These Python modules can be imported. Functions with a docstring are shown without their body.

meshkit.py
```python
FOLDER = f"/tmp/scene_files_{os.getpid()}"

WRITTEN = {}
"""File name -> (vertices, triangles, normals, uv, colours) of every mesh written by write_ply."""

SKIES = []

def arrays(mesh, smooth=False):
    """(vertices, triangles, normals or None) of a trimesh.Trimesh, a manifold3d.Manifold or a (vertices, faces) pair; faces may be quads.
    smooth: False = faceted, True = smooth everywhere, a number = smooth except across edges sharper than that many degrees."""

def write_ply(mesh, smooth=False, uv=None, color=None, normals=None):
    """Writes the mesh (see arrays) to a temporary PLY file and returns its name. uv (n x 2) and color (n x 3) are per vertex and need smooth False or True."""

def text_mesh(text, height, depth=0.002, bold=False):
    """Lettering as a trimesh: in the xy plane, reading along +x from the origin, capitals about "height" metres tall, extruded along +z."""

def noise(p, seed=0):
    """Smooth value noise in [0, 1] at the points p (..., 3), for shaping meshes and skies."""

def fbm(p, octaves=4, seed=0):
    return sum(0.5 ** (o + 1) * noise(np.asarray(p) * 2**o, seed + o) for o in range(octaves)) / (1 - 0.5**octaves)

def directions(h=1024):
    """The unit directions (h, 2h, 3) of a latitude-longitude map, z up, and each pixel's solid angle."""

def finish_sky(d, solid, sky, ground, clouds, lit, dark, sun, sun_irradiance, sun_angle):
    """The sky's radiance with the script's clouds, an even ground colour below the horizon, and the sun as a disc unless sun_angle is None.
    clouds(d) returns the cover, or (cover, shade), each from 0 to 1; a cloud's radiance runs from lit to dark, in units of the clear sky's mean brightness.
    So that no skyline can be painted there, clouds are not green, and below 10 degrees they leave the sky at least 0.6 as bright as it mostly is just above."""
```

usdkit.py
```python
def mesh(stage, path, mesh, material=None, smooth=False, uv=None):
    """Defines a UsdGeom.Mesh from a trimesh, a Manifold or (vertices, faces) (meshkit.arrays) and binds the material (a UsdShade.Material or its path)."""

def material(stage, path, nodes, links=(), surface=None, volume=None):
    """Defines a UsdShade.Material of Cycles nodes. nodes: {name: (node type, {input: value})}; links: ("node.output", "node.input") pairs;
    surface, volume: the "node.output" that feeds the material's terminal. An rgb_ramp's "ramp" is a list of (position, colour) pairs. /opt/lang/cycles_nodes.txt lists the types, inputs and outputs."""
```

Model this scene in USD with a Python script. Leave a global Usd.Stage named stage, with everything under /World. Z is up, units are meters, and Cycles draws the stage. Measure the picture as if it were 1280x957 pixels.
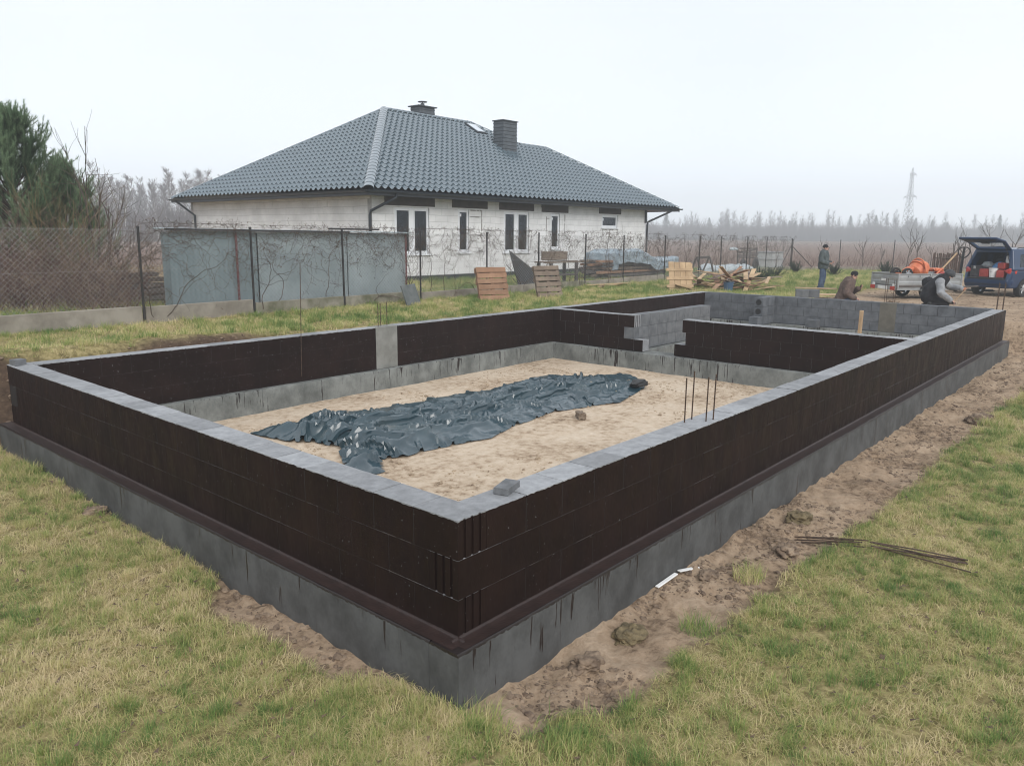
import math, random
import numpy as np, trimesh
import manifold3d as m3
import usdkit, meshkit
from pxr import Usd, UsdGeom, UsdLux, UsdShade, Gf, Sdf, Vt
from shapely.geometry import Polygon, Point, LineString, box as sbox
from shapely.prepared import prep

stage = Usd.Stage.CreateInMemory()
UsdGeom.Xform.Define(stage, '/World')
UsdGeom.Scope.Define(stage, '/World/Looks')
rng = np.random.default_rng(7)

# ------------------------------------------------------------------ camera
F_PX = 957.92
C = np.array([-2.9622, -2.958, 2.7323])
PITCH, ROLL, YAW = 0.1916, 0.0085, 0.7116
FW = np.array([math.cos(PITCH) * math.cos(YAW), math.cos(PITCH) * math.sin(YAW), -math.sin(PITCH)])
_r = np.array([math.sin(YAW), -math.cos(YAW), 0.0]); _u = np.cross(_r, FW)
RT = _r * math.cos(ROLL) + _u * math.sin(ROLL); UP = -_r * math.sin(ROLL) + _u * math.cos(ROLL)
cam = UsdGeom.Camera.Define(stage, '/World/camera')
M = Gf.Matrix4d(1)
for i, row in enumerate((RT, UP, -FW, C)):
    M.SetRow(i, Gf.Vec4d(*map(float, row), 1.0 if i == 3 else 0.0))
cam.AddTransformOp().Set(M)
cam.CreateHorizontalApertureAttr(36.0)
cam.CreateFocalLengthAttr(F_PX / 1280 * 36.0)
cam.CreateClippingRangeAttr((0.1, 5000.0))
EXPOSURE = 0.4
HAZE = .0019
cam.CreateExposureAttr(EXPOSURE)

# ------------------------------------------------------------------ sky and weak overcast sun
SUN_EL, SUN_AZ = math.radians(38), math.radians(-122)         # azimuth counter-clockwise from +x
sdir = np.array([math.cos(SUN_EL) * math.cos(SUN_AZ), math.cos(SUN_EL) * math.sin(SUN_AZ), math.sin(SUN_EL)])
SKY_STRENGTH = 0.1
sky_mat = usdkit.material(stage, '/World/Looks/overcast_sky', {
    'tc': ('texture_coordinate', {}),
    'n': ('noise_texture', {'scale': 1.6, 'detail': 3.0}),
    'cl': ('rgb_ramp', {'ramp': [(0.3, (6.85, 7.3, 7.8)), (0.75, (7.6, 7.95, 8.35))]}),
    'sz': ('separate_xyz', {}), 'hr': ('rgb_ramp', {'ramp': [(0.0, (1.24, 1.24, 1.26)), (.06, (1.24, 1.24, 1.26)), (.2, (1.1, 1.1, 1.1)), (.45, (1, 1, 1))]}), 'hm': ('mix', {'mix_type': 'multiply', 'fac': 1.0}),
    's': ('sky_texture', {'sky_type': 'single_scattering', 'sun_disc': False, 'sun_elevation': SUN_EL,
                          'sun_rotation': math.atan2(sdir[0], sdir[1])}),
    'm': ('mix', {'mix_type': 'mix', 'fac': 0.93}),
    'b': ('background_shader', {'strength': SKY_STRENGTH}),
}, [('tc.generated', 'n.vector'), ('n.fac', 'cl.fac'), ('s.color', 'm.color1'), ('cl.color', 'm.color2'), ('tc.generated', 'sz.vector'), ('sz.z', 'hr.fac'), ('m.color', 'hm.color1'), ('hr.color', 'hm.color2'), ('hm.color', 'b.color')], surface='b.background')
dome = UsdLux.DomeLight.Define(stage, '/World/sky')
dome.GetPrim().SetCustomDataByKey('kind', 'structure')
UsdShade.MaterialBindingAPI.Apply(dome.GetPrim()).Bind(sky_mat)
sun = UsdLux.DistantLight.Define(stage, '/World/sun')
sun.CreateNormalizeAttr(True); sun.CreateIntensityAttr(0.5); sun.CreateAngleAttr(40.0)
sun.CreateColorAttr(Gf.Vec3f(1.0, 0.97, 0.93))
zax = sdir; xax = np.cross([0, 0, 1], zax); xax /= np.linalg.norm(xax); yax = np.cross(zax, xax)
M = Gf.Matrix4d(1)
for i, row in enumerate((xax, yax, zax)):
    M.SetRow(i, Gf.Vec4d(*map(float, row), 0.0))
sun.AddTransformOp().Set(M)

# ------------------------------------------------------------------ helpers
used = {}
def numbered(parent, name):
    k = (parent, name); n = used.get(k, 0); used[k] = n + 1
    return f'{parent}/{name}' + (f'_{n:03d}' if n else '')

def tag(prim, label=None, cat=None, group=None, kind=None):
    for k, v in (('label', label), ('category', cat), ('group', group), ('kind', kind)):
        if v: prim.SetCustomDataByKey(k, v)

def rotz(a):
    c, s = math.cos(a), math.sin(a)
    return np.array([[c, -s, 0], [s, c, 0], [0, 0, 1.0]])
def rotx(a):
    c, s = math.cos(a), math.sin(a)
    return np.array([[1, 0, 0], [0, c, -s], [0, s, c.real]])
def roty(a):
    c, s = math.cos(a), math.sin(a)
    return np.array([[c, 0, s], [0, 1, 0], [-s, 0, c]])

_SG = np.array([[i, j, k] for i in (-1, 1) for j in (-1, 1) for k in (-1, 1)], float)
_CV = np.concatenate([[[s[0] * (1 if a == 0 else .9), s[1] * (1 if a == 1 else .9), s[2] * (1 if a == 2 else .9)] for a in range(3)] for s in _SG])
_hull = trimesh.convex.convex_hull(_CV)
_map = [int(np.argmin(((_CV - v) ** 2).sum(1))) for v in _hull.vertices]
_CF = np.array(_map)[_hull.faces]
def cbox(size, ch):
    h = np.asarray(size, float) / 2; ch = min(ch, h.min() * .8)
    v = np.concatenate([[[s[i] * (h[i] - (0 if a == i else ch)) for i in range(3)] for a in range(3)] for s in _SG])
    return v, _CF
_BV = _SG * .5
_BF = np.array([[0, 1, 3], [0, 3, 2], [4, 6, 7], [4, 7, 5], [0, 4, 5], [0, 5, 1], [2, 3, 7], [2, 7, 6], [0, 2, 6], [0, 6, 4], [1, 5, 7], [1, 7, 3]])

def basis(d):
    d = d / np.linalg.norm(d, axis=-1, keepdims=True)
    a = np.where(np.abs(d[..., 2:3]) < .9, np.array([0, 0, 1.0]), np.array([1.0, 0, 0]))
    x = np.cross(a, d); x /= np.linalg.norm(x, axis=-1, keepdims=True)
    return x, np.cross(d, x)

class MB:
    def __init__(s): s.v, s.f, s.n = [], [], 0
    def add(s, v, f):
        v = np.asarray(v, float); s.v.append(v); s.f.append(np.asarray(f, int) + s.n); s.n += len(v); return s
    def tm(s, t, R=None, c=(0, 0, 0)):
        if hasattr(t, 'to_mesh'):
            m = t.to_mesh(); v, f = np.array(m.vert_properties[:, :3], float), np.array(m.tri_verts)
        elif isinstance(t, tuple): v, f = t
        else: v, f = np.array(t.vertices), np.array(t.faces)
        if R is not None: v = v @ np.asarray(R).T
        return s.add(v + np.asarray(c, float), f)
    def box(s, c, size, R=None, ch=0.0):
        v, f = cbox(size, ch) if ch else (_BV * np.asarray(size, float), _BF)
        if R is not None: v = v @ np.asarray(R).T
        return s.add(v + np.asarray(c, float), f)
    def span(s, lo, hi, ch=0.0):
        lo, hi = np.asarray(lo, float), np.asarray(hi, float)
        return s.box((lo + hi) / 2, hi - lo, ch=ch)
    def tube(s, pts, r, n=6):
        pts = np.asarray(pts, float); r = np.broadcast_to(r, len(pts)); d = np.gradient(pts, axis=0)
        x, y = basis(d)
        for i in range(1, len(pts)):                      # keep the frame from twisting
            xi = x[i - 1] - d[i] * (x[i - 1] @ d[i]) / (d[i] @ d[i]); xi /= np.linalg.norm(xi); x[i] = xi; y[i] = np.cross(d[i] / np.linalg.norm(d[i]), xi)
        a = np.arange(n) / n * 2 * np.pi
        v = (pts[:, None] + r[:, None, None] * (np.cos(a)[None, :, None] * x[:, None] + np.sin(a)[None, :, None] * y[:, None])).reshape(-1, 3)
        f = []
        for i in range(len(pts) - 1):
            for j in range(n):
                p, q = i * n + j, i * n + (j + 1) % n
                f += [[p, q, q + n], [p, q + n, p + n]]
        for base, fl in ((0, True), ((len(pts) - 1) * n, False)):
            for j in range(1, n - 1):
                f.append([base, base + j + 1, base + j] if fl else [base, base + j, base + j + 1])
        return s.add(v, f)
    def prisms(s, p0, p1, r0, r1, n=3):
        p0, p1 = np.asarray(p0, float), np.asarray(p1, float); N = len(p0)
        if N == 0: return s
        r0, r1 = np.broadcast_to(r0, N), np.broadcast_to(r1, N)
        x, y = basis(p1 - p0); a = np.arange(n) / n * 2 * np.pi
        ring = np.cos(a)[None, :, None] * x[:, None] + np.sin(a)[None, :, None] * y[:, None]
        v = np.concatenate([p0[:, None] + r0[:, None, None] * ring, p1[:, None] + r1[:, None, None] * ring], 1).reshape(-1, 3)
        f = []
        for j in range(n):
            k = (j + 1) % n; f += [[j, k, n + k], [j, n + k, n + j]]
        f = np.array(f)
        return s.add(v, (f[None] + (np.arange(N) * 2 * n)[:, None, None]).reshape(-1, 3))
    def lathe(s, prof, n=16, R=None, c=(0, 0, 0)):
        prof = np.asarray(prof, float); a = np.arange(n) / n * 2 * np.pi
        v = np.stack([prof[:, None, 0] * np.cos(a), prof[:, None, 0] * np.sin(a), np.broadcast_to(prof[:, None, 1], (len(prof), n))], -1).reshape(-1, 3)
        f = []
        for i in range(len(prof) - 1):
            for j in range(n):
                p, q = i * n + j, i * n + (j + 1) % n
                f += [[p, q, q + n], [p, q + n, p + n]]
        if R is not None: v = v @ np.asarray(R).T
        return s.add(v + np.asarray(c, float), f)
    def arr(s):
        return np.concatenate(s.v), np.concatenate(s.f)

def obj(parent, name, mb, mat, smooth=False, label=None, kind=None, prim=None):
    v, f = mb.arr() if isinstance(mb, MB) else mb
    path = numbered(parent, name)
    m = usdkit.mesh(stage, path, (v, f), mat, smooth=smooth)
    tag(m.GetPrim(), label, kind=kind)
    if prim:
        for k, a in prim.items():
            UsdGeom.PrimvarsAPI(m).CreatePrimvar(k, Sdf.ValueTypeNames.FloatArray, 'vertex').Set(Vt.FloatArray.FromNumpy(np.asarray(a, np.float32)))
    return path

class Thing:
    def __init__(s, name, label, cat, loc=(0, 0, 0), rz=0.0, group=None, kind=None, scale=None):
        s.path = numbered('/World', name); s.loc = np.asarray(loc, float); s.rz = rz
        x = UsdGeom.Xform.Define(stage, s.path); s.prim = x.GetPrim()
        x.AddTranslateOp().Set(Gf.Vec3d(*map(float, loc)))
        if rz: x.AddRotateZOp().Set(math.degrees(rz))
        if scale: x.AddScaleOp().Set(Gf.Vec3f(scale, scale, scale))
        tag(s.prim, label, cat, group, kind); s.meta = (name, label, cat, group)
    def part(s, name, mb, mat, smooth=False, parent=None, world=False, label=None, kind=None, prim=None):
        v, f = mb.arr() if isinstance(mb, MB) else mb
        if world: v = (v - s.loc) @ rotz(s.rz)
        return obj(parent or s.path, name, (v, f), mat, smooth, label, kind, prim)
    def copy(s, loc, rz=0.0, label=None, scale=None):
        name, lab, cat, group = s.meta
        path = numbered('/World', name)
        x = UsdGeom.Xform.Define(stage, path)
        x.AddTranslateOp().Set(Gf.Vec3d(*map(float, loc)))
        if rz: x.AddRotateZOp().Set(math.degrees(rz))
        if scale is not None: x.AddScaleOp().Set(Gf.Vec3f(*map(float, np.broadcast_to(scale, 3))))
        p = x.GetPrim(); p.GetReferences().AddInternalReference(s.path); p.SetInstanceable(True)
        tag(p, label or lab, cat, group)
        return p

def single(name, mb, mat, label, cat, group=None, smooth=False, kind=None, prim=None):
    p = obj('/World', name, mb, mat, smooth, prim=prim)
    tag(stage.GetPrimAtPath(p), label, cat, group, kind); return p

# ------------------------------------------------------------------ materials
def lin(*rgb): return tuple(((c / 255) / 12.92 if c / 255 <= .04045 else (((c / 255) + .055) / 1.055) ** 2.4) for c in rgb)
LOOKS = '/World/Looks/'
def mat(name, c1, c2=None, scale=6.0, detail=4.0, rough=.6, bump=0.0, bscale=None, metal=0.0, spec=.5, lo=.35, hi=.65, obj_space=False, rnd=0.0, bdist=.01, coat=0.0, stretch=None):
    c2 = c2 or c1
    nodes = {'g': ('texture_coordinate', {}) if obj_space else ('geometry', {}),
             'n': ('noise_texture', {'scale': scale, 'detail': detail, 'roughness': .6}),
             'r': ('rgb_ramp', {'ramp': [(lo, c1), (hi, c2)]}),
             'p': ('principled_bsdf', {'roughness': rough, 'metallic': metal, 'specular_ior_level': spec, 'coat_weight': coat})}
    src = 'g.object' if obj_space else 'g.position'
    links = [('n.fac', 'r.fac')]
    if stretch:
        nodes['mp'] = ('mapping', {'scale': stretch}); links += [(src, 'mp.vector'), ('mp.vector', 'n.vector')]
    else: links.append((src, 'n.vector'))
    col = 'r.color'
    if rnd:
        nodes['oi'] = ('object_info', {}); nodes['mr'] = ('map_range', {'from_min': 0, 'from_max': 1, 'to_min': 1 - rnd, 'to_max': 1 + rnd})
        nodes['h'] = ('hsv', {}); links += [('oi.random', 'mr.value'), ('mr.result', 'h.value'), ('r.color', 'h.color')]; col = 'h.color'
    links.append((col, 'p.base_color'))
    if bump:
        nodes['bn'] = ('noise_texture', {'scale': bscale or scale * 4, 'detail': 4.0, 'roughness': .65})
        nodes['b'] = ('bump', {'strength': bump, 'distance': bdist})
        links += [('mp.vector' if stretch else src, 'bn.vector'), ('bn.fac', 'b.height'), ('b.normal', 'p.normal')]
    return usdkit.material(stage, LOOKS + name, nodes, links, surface='p.BSDF')

PAINT = (.0115, .0058, .0047); PAINT2 = (.0185, .0092, .0075)
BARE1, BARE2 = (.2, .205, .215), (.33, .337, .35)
def block_mat(name, mode):
    """bare grey concrete block; painted with brown bitumen on the side(s) that were coated"""
    nodes = {
        'g': ('geometry', {}), 'sx': ('separate_xyz', {}), 'sp': ('separate_xyz', {}),
        'n': ('noise_texture', {'scale': 9.0, 'detail': 6.0, 'roughness': .7}), 'n2': ('noise_texture', {'scale': 120.0, 'detail': 3.0}),
        'n3': ('noise_texture', {'scale': 2.2, 'detail': 3.0}), 'n4': ('noise_texture', {'scale': 26.0, 'detail': 2.0}),
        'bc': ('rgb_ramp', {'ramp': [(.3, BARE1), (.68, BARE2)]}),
        'mb': ('mapping', {'scale': (7.0, 7.0, 2.2)}), 'nb': ('noise_texture', {'scale': 1.0, 'detail': 4.0, 'roughness': .7}), 'rb': ('map_range', {'from_min': .35, 'from_max': .65, 'to_min': .38, 'to_max': .72, 'clamp': True}), 'rm': ('mix', {'mix_type': 'mix', 'color1': (.85, .85, .85)}), 'pc': ('rgb_ramp', {'ramp': [(.35, PAINT), (.7, PAINT2)]}),
        'oi': ('object_info', {}), 'mr': ('map_range', {'from_min': 0, 'from_max': 1, 'to_min': .8, 'to_max': 1.16}), 'hv': ('hsv', {}),
        'm': ('mix', {'mix_type': 'mix'}), 'b': ('bump', {'strength': .35, 'distance': .004}), 'ad': ('math', {'math_type': 'add'}),
        'p': ('principled_bsdf', {'specular_ior_level': .14}),
    }
    links = [('g.position', 'n.vector'), ('g.position', 'n2.vector'), ('g.position', 'n3.vector'), ('g.position', 'n4.vector'), ('g.normal', 'sx.vector'), ('g.position', 'sp.vector'),
             ('n.fac', 'bc.fac'), ('n3.fac', 'pc.fac'), ('oi.random', 'mr.value'), ('mr.result', 'hv.value'), ('bc.color', 'hv.color'),
             ('hv.color', 'm.color1'), ('pc.color', 'm.color2'), ('n2.fac', 'ad.value1'), ('n4.fac', 'ad.value2'), ('ad.value', 'b.height'), ('b.normal', 'p.normal'), ('m.color', 'p.base_color'), ('g.position', 'mb.vector'), ('mb.vector', 'nb.vector'), ('nb.fac', 'rb.value'), ('rb.result', 'rm.color2'), ('rm.color', 'p.roughness')]
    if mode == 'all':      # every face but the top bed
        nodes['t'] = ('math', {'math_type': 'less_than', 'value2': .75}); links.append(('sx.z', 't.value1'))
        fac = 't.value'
    elif mode == 'minus_x':
        nodes['t'] = ('math', {'math_type': 'less_than', 'value2': -.55}); links.append(('sx.x', 't.value1')); fac = 't.value'
    if mode != 'none':
        # ragged upper edge of the coat, and chips that were missed
        nodes['ez'] = ('math', {'math_type': 'multiply_add', 'value2': .022, 'value3': 1.092}); links.append(('n4.fac', 'ez.value1'))
        nodes['lt'] = ('math', {'math_type': 'less_than'}); links += [('sp.z', 'lt.value1'), ('ez.value', 'lt.value2')]
        nodes['ch'] = ('noise_texture', {'scale': 55.0, 'detail': 2.0}); nodes['cg'] = ('math', {'math_type': 'less_than', 'value2': .735})
        links += [('g.position', 'ch.vector'), ('ch.fac', 'cg.value1')]
        nodes['a1'] = ('math', {'math_type': 'multiply'}); nodes['a2'] = ('math', {'math_type': 'multiply'})
        links += [(fac, 'a1.value1'), ('lt.value', 'a1.value2'), ('a1.value', 'a2.value1'), ('cg.value', 'a2.value2')]
        links += [('a2.value', 'm.fac'), ('a2.value', 'rm.fac')]
    else:
        nodes['m'][1]['fac'] = 0.0; nodes['rm'][1]['fac'] = 0.0
    return usdkit.material(stage, LOOKS + name, nodes, links, surface='p.BSDF')
B_SLATE = mat('slate_grey_block', (.07, .076, .086), (.118, .127, .14), 5, 6, .85, .35, 90, rnd=.1)
B_LIGHT = mat('mid_grey_block', (.085, .09, .097), (.135, .142, .15), 5, 6, .85, .35, 90, rnd=.08)
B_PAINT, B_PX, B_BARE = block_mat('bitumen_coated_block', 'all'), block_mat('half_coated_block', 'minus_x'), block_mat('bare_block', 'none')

def joint_mat():
    """bed joints show bits of bare mortar where the coat did not reach; upright joints are filled"""
    nodes = {'g': ('geometry', {}), 'sp': ('separate_xyz', {}), 'mp': ('mapping', {'scale': (2.6, 2.6, 1.0)}), 'n': ('noise_texture', {'scale': 1.0, 'detail': 5.0, 'roughness': .78}),
             'c1': ('math', {'math_type': 'compare', 'value2': ZF + CH, 'value3': .006}), 'c2': ('math', {'math_type': 'compare', 'value2': ZF + 2 * CH, 'value3': .006}), 'mx': ('math', {'math_type': 'maximum'}), 'gt': ('map_range', {'from_min': .55, 'from_max': .6, 'to_min': 0, 'to_max': 1, 'clamp': True}), 'mu': ('math', {'math_type': 'multiply'}),
             'm': ('mix', {'mix_type': 'mix', 'color1': (.01, .006, .005), 'color2': (.11, .098, .093)}), 'p': ('principled_bsdf', {'roughness': .8})}
    return usdkit.material(stage, LOOKS + 'joint_mortar', nodes, [('g.position', 'mp.vector'), ('mp.vector', 'n.vector'), ('g.position', 'sp.vector'), ('sp.z', 'c1.value1'), ('sp.z', 'c2.value1'), ('c1.value', 'mx.value1'), ('c2.value', 'mx.value2'), ('n.fac', 'gt.value'), ('gt.result', 'mu.value1'), ('mx.value', 'mu.value2'), ('mu.value', 'm.fac'), ('m.color', 'p.base_color')], surface='p.BSDF')
ZT, ZF = 1.11, 0.37              # top of the foundation wall, top of its footing
CH = (ZT - ZF) / 3
M_JOINT = joint_mat()
M_GREYJOINT = mat('grey_joint', (.02, .02, .022), (.05, .05, .053))

def footing_mat(name, c1, c2, amount, top_paint):
    """poured concrete, with runs of brown bitumen down its face and (outside) a coated ledge"""
    nodes = {'g': ('geometry', {}), 'sp': ('separate_xyz', {}), 'sn': ('separate_xyz', {}),
             'n': ('noise_texture', {'scale': 1.0, 'detail': 7.0, 'roughness': .7}), 'mp3': ('mapping', {'scale': (3.0, 3.0, 2.4)}), 'c': ('rgb_ramp', {'ramp': [(.33, tuple(.7 * k for k in c1)), (.45, c1), (.6, c2), (.72, tuple(1.1 * k for k in c2))]}),
             'mp': ('mapping', {'scale': (26, 26, 1.9), 'rotation': (0.09, .1, 0)}), 'd': ('noise_texture', {'scale': 1.0, 'detail': 3.0, 'roughness': .55}),
             'mp2': ('mapping', {'scale': (1.1, 1.1, .6)}), 'd2': ('noise_texture', {'scale': 1.0, 'detail': 2.0}),
             'hz': ('map_range', {'from_min': 0.0, 'from_max': .37, 'to_min': -.03, 'to_max': .04, 'clamp': True}),
             'h2': ('map_range', {'from_min': .3, 'from_max': .7, 'to_min': -.09, 'to_max': .07}),
             'a': ('math', {'math_type': 'add'}), 'a2': ('math', {'math_type': 'add'}), 'gt': ('map_range', {'from_min': amount, 'from_max': amount + .02, 'to_min': 0, 'to_max': 1, 'clamp': True}),
             'ez': ('math', {'math_type': 'multiply_add', 'value2': .03, 'value3': .338}), 'tp': ('math', {'math_type': 'greater_than'}),
             'mx': ('math', {'math_type': 'maximum'}), 'mi': ('mix', {'mix_type': 'mix', 'color2': (.017, .012, .0115)}),
             'rr': ('map_range', {'from_min': 0, 'from_max': 1, 'to_min': .8, 'to_max': .42}),
             'bn': ('noise_texture', {'scale': 40.0, 'detail': 5.0}), 'b': ('bump', {'strength': .3, 'distance': .006}), 'p': ('principled_bsdf', {})}
    links = [('g.position', 'mp3.vector'), ('mp3.vector', 'n.vector'), ('g.position', 'mp.vector'), ('mp.vector', 'd.vector'), ('g.position', 'mp2.vector'), ('mp2.vector', 'd2.vector'), ('g.position', 'sp.vector'),
             ('n.fac', 'c.fac'), ('sp.z', 'hz.value'), ('d2.fac', 'h2.value'), ('d.fac', 'a.value1'), ('hz.result', 'a.value2'), ('a.value', 'a2.value1'), ('h2.result', 'a2.value2'), ('a2.value', 'gt.value'),
             ('gt.result', 'mx.value1'), ('c.color', 'mi.color1'), ('mx.value', 'mi.fac'), ('mi.color', 'p.base_color'), ('mx.value', 'rr.value'), ('rr.result', 'p.roughness'),
             ('g.position', 'bn.vector'), ('bn.fac', 'b.height'), ('b.normal', 'p.normal')]
    if top_paint:
        links += [('d.fac', 'ez.value1'), ('sp.z', 'tp.value1'), ('ez.value', 'tp.value2'), ('tp.value', 'mx.value2')]
    else: nodes['mx'][1]['value2'] = 0.0
    return usdkit.material(stage, LOOKS + name, nodes, links, surface='p.BSDF')
M_FOOT_OUT = footing_mat('footing_outside', (.058, .0585, .058), (.084, .0855, .0855), .662, True)
M_FOOT_IN = footing_mat('footing_inside', (.135, .143, .136), (.2, .21, .2), .635, False)
M_CONC = mat('cast_concrete', (.2, .205, .2), (.33, .335, .33), 5, 6, .85, .3)
M_BITUMEN = mat('bitumen', (.019, .0095, .0078), (.03, .0155, .0125), 8, 4, .5, .5, 60)
SLATE = None
M_STEEL = mat('rebar_steel', (.05, .035, .028), (.12, .075, .05), 40, 3, .55, .4, 200, metal=.4)

# ------------------------------------------------------------------ ground
ZT, ZF = 1.11, 0.37              # top of the foundation wall, top of its footing
L1, L2, T = 7.78, 18.1, 0.24     # length towards the far left, towards the far right, block width
def sm(x): x = np.clip(x, 0, 1); return x * x * (3 - 2 * x)
def nz(x, y, s, seed=0, o=3):
    x, y = np.broadcast_arrays(np.asarray(x, float), np.asarray(y, float))
    return meshkit.fbm(np.stack([x * s, y * s, np.zeros_like(x) + .37], -1), o, seed) - .5
def upper(x, y):
    return 1.03 - .0055 * (np.clip(x, -30, 40) - 3.4) - .02 * (12 - np.clip(y, -30, 12)) * 1.0
def bank(x, y):
    d = np.maximum(x - 18.75, y - 8.15) + .25 * nz(x, y, 1.3, 3)
    return sm(d / .75)
def edge_right(x): return -.26 - .56 * sm((x + .15) / .75) - .17 * sm((x - 1) / 6) + .28 * nz(x, x * 0 + 3.3, 1.1, 11, 4) - .1 * sm((x - 8) / 6)
def edge_left(y): return -.06 - .38 * sm((2.9 - y) / .9) * sm((y - .1) / .7) + .13 * nz(y, y * 0 + 9.1, 1.6, 12, 4)
def dirt_mask(x, y):
    """1 on bare soil, 0 on lawn"""
    n = .25 * nz(x, y, 2.3, 21, 4)
    r = sm((y - edge_right(np.asarray(x, float)) + n * .6) / .16 + .5) * (x > -.7)
    l = sm((x - edge_left(np.asarray(y, float)) + n * .5) / .12 + .5) * (y > -.6)
    # the near corner: soil wraps round it a little
    low = np.maximum(r * sm((x + .3) / .3 + n), l)
    b = bank(x, y)
    wl = 1.0 - .85 * sm((x - 2.0) / 5)
    up_edge = np.maximum(x - 19.2 - 2.2 * nz(x, y, .4, 31), y - 8.2 - wl * (.75 + 1.2 * nz(x, y, .8, 30)))
    soil_up = 1 - sm(up_edge / .3 + .5)
    # sandy track between the far wall and the car
    t = sm((6.6 - y + 2 * nz(x, y, .35, 33)) / 1.2) * (x > 18.5) * sm((y + 9 ) / 2) * sm((46 - x) / 6)
    return np.clip(np.where(b > .02, np.maximum(soil_up, t), low), 0, 1)
def gz(x, y):
    x, y = np.broadcast_arrays(np.asarray(x, float), np.asarray(y, float))
    b = bank(x, y); d = dirt_mask(x, y)
    low = .015 + .05 * sm((y - 3) / 4) + .05 * nz(x, y, .5, 1) + .03 * nz(x, y, 2.5, 2)
    rough = (.2 * nz(x, y, 3.3, 5, 5) + .14 * np.abs(nz(x, y, 1.6, 6, 4)) + .09 * nz(x, y, 9, 7, 4)) * d * (1 - b * .55)
    low = low - .045 * d * (1 - b) + .02 * (1 - d)
    lump = b * (1 - b) * 4 * .12 * nz(x, y, 4, 8, 4) + .16 * np.exp(-((y - 9.05) / .45) ** 2) * (1 - sm((x - 2.5) / 3.5)) * (.6 + 1.6 * np.abs(nz(x, y, 2.6, 17, 4))) - .14 * np.exp(-((x - 26) ** 2 + (y - 7) ** 2) / 18)
    return low * (1 - b) + (upper(x, y) + .05 * nz(x, y, .6, 4)) * b + rough + lump

def axis(lo, hi, step, far):
    core = np.arange(lo, hi, step); out = [hi]; s = step
    while out[-1] < far: s *= 1.22; out.append(out[-1] + s)
    neg = [lo - step]; s = step
    while neg[-1] > -far: s *= 1.22; neg.append(neg[-1] - s)
    return np.concatenate([neg[::-1], core, out])
gx, gy = axis(-4.2, 21.5, .055, 560), axis(-5.5, 10.2, .055, 520)
X, Y = np.meshgrid(gx, gy, indexing='ij')
Z = gz(X, Y)
ins = np.minimum(np.minimum(X - .03, L2 - .03 - X), np.minimum(Y - .03, L1 - .03 - Y))
Z = np.where(ins > 0, np.minimum(Z, -.45), Z)
DIRT = dirt_mask(X, Y)
far = np.hypot(X - 10, Y - 5)
# beyond the plots: ploughed field
def field_mask(x, y):
    return sm((( (x - 40.5) * .62 + (y - 14) * .78) ) / 2.5) 
FIELD = field_mask(X, Y)
TOPSOIL = sm((Y - 7.9) / .2) * sm((16 - X) / 3)
DRY = sm((Y - 12.2) / .8) * (1 - FIELD)
Z = Z - .25 * np.abs(nz(X, Y, .8, 9)) * FIELD * (far < 200) * .5
ni, nj = X.shape
ii = np.arange(ni * nj).reshape(ni, nj)
q = np.stack([ii[:-1, :-1], ii[1:, :-1], ii[1:, 1:], ii[:-1, 1:]], -1).reshape(-1, 4)
GV = np.stack([X, Y, Z], -1).reshape(-1, 3); GF = np.vstack([q[:, [0, 1, 2]], q[:, [0, 2, 3]]])

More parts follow.
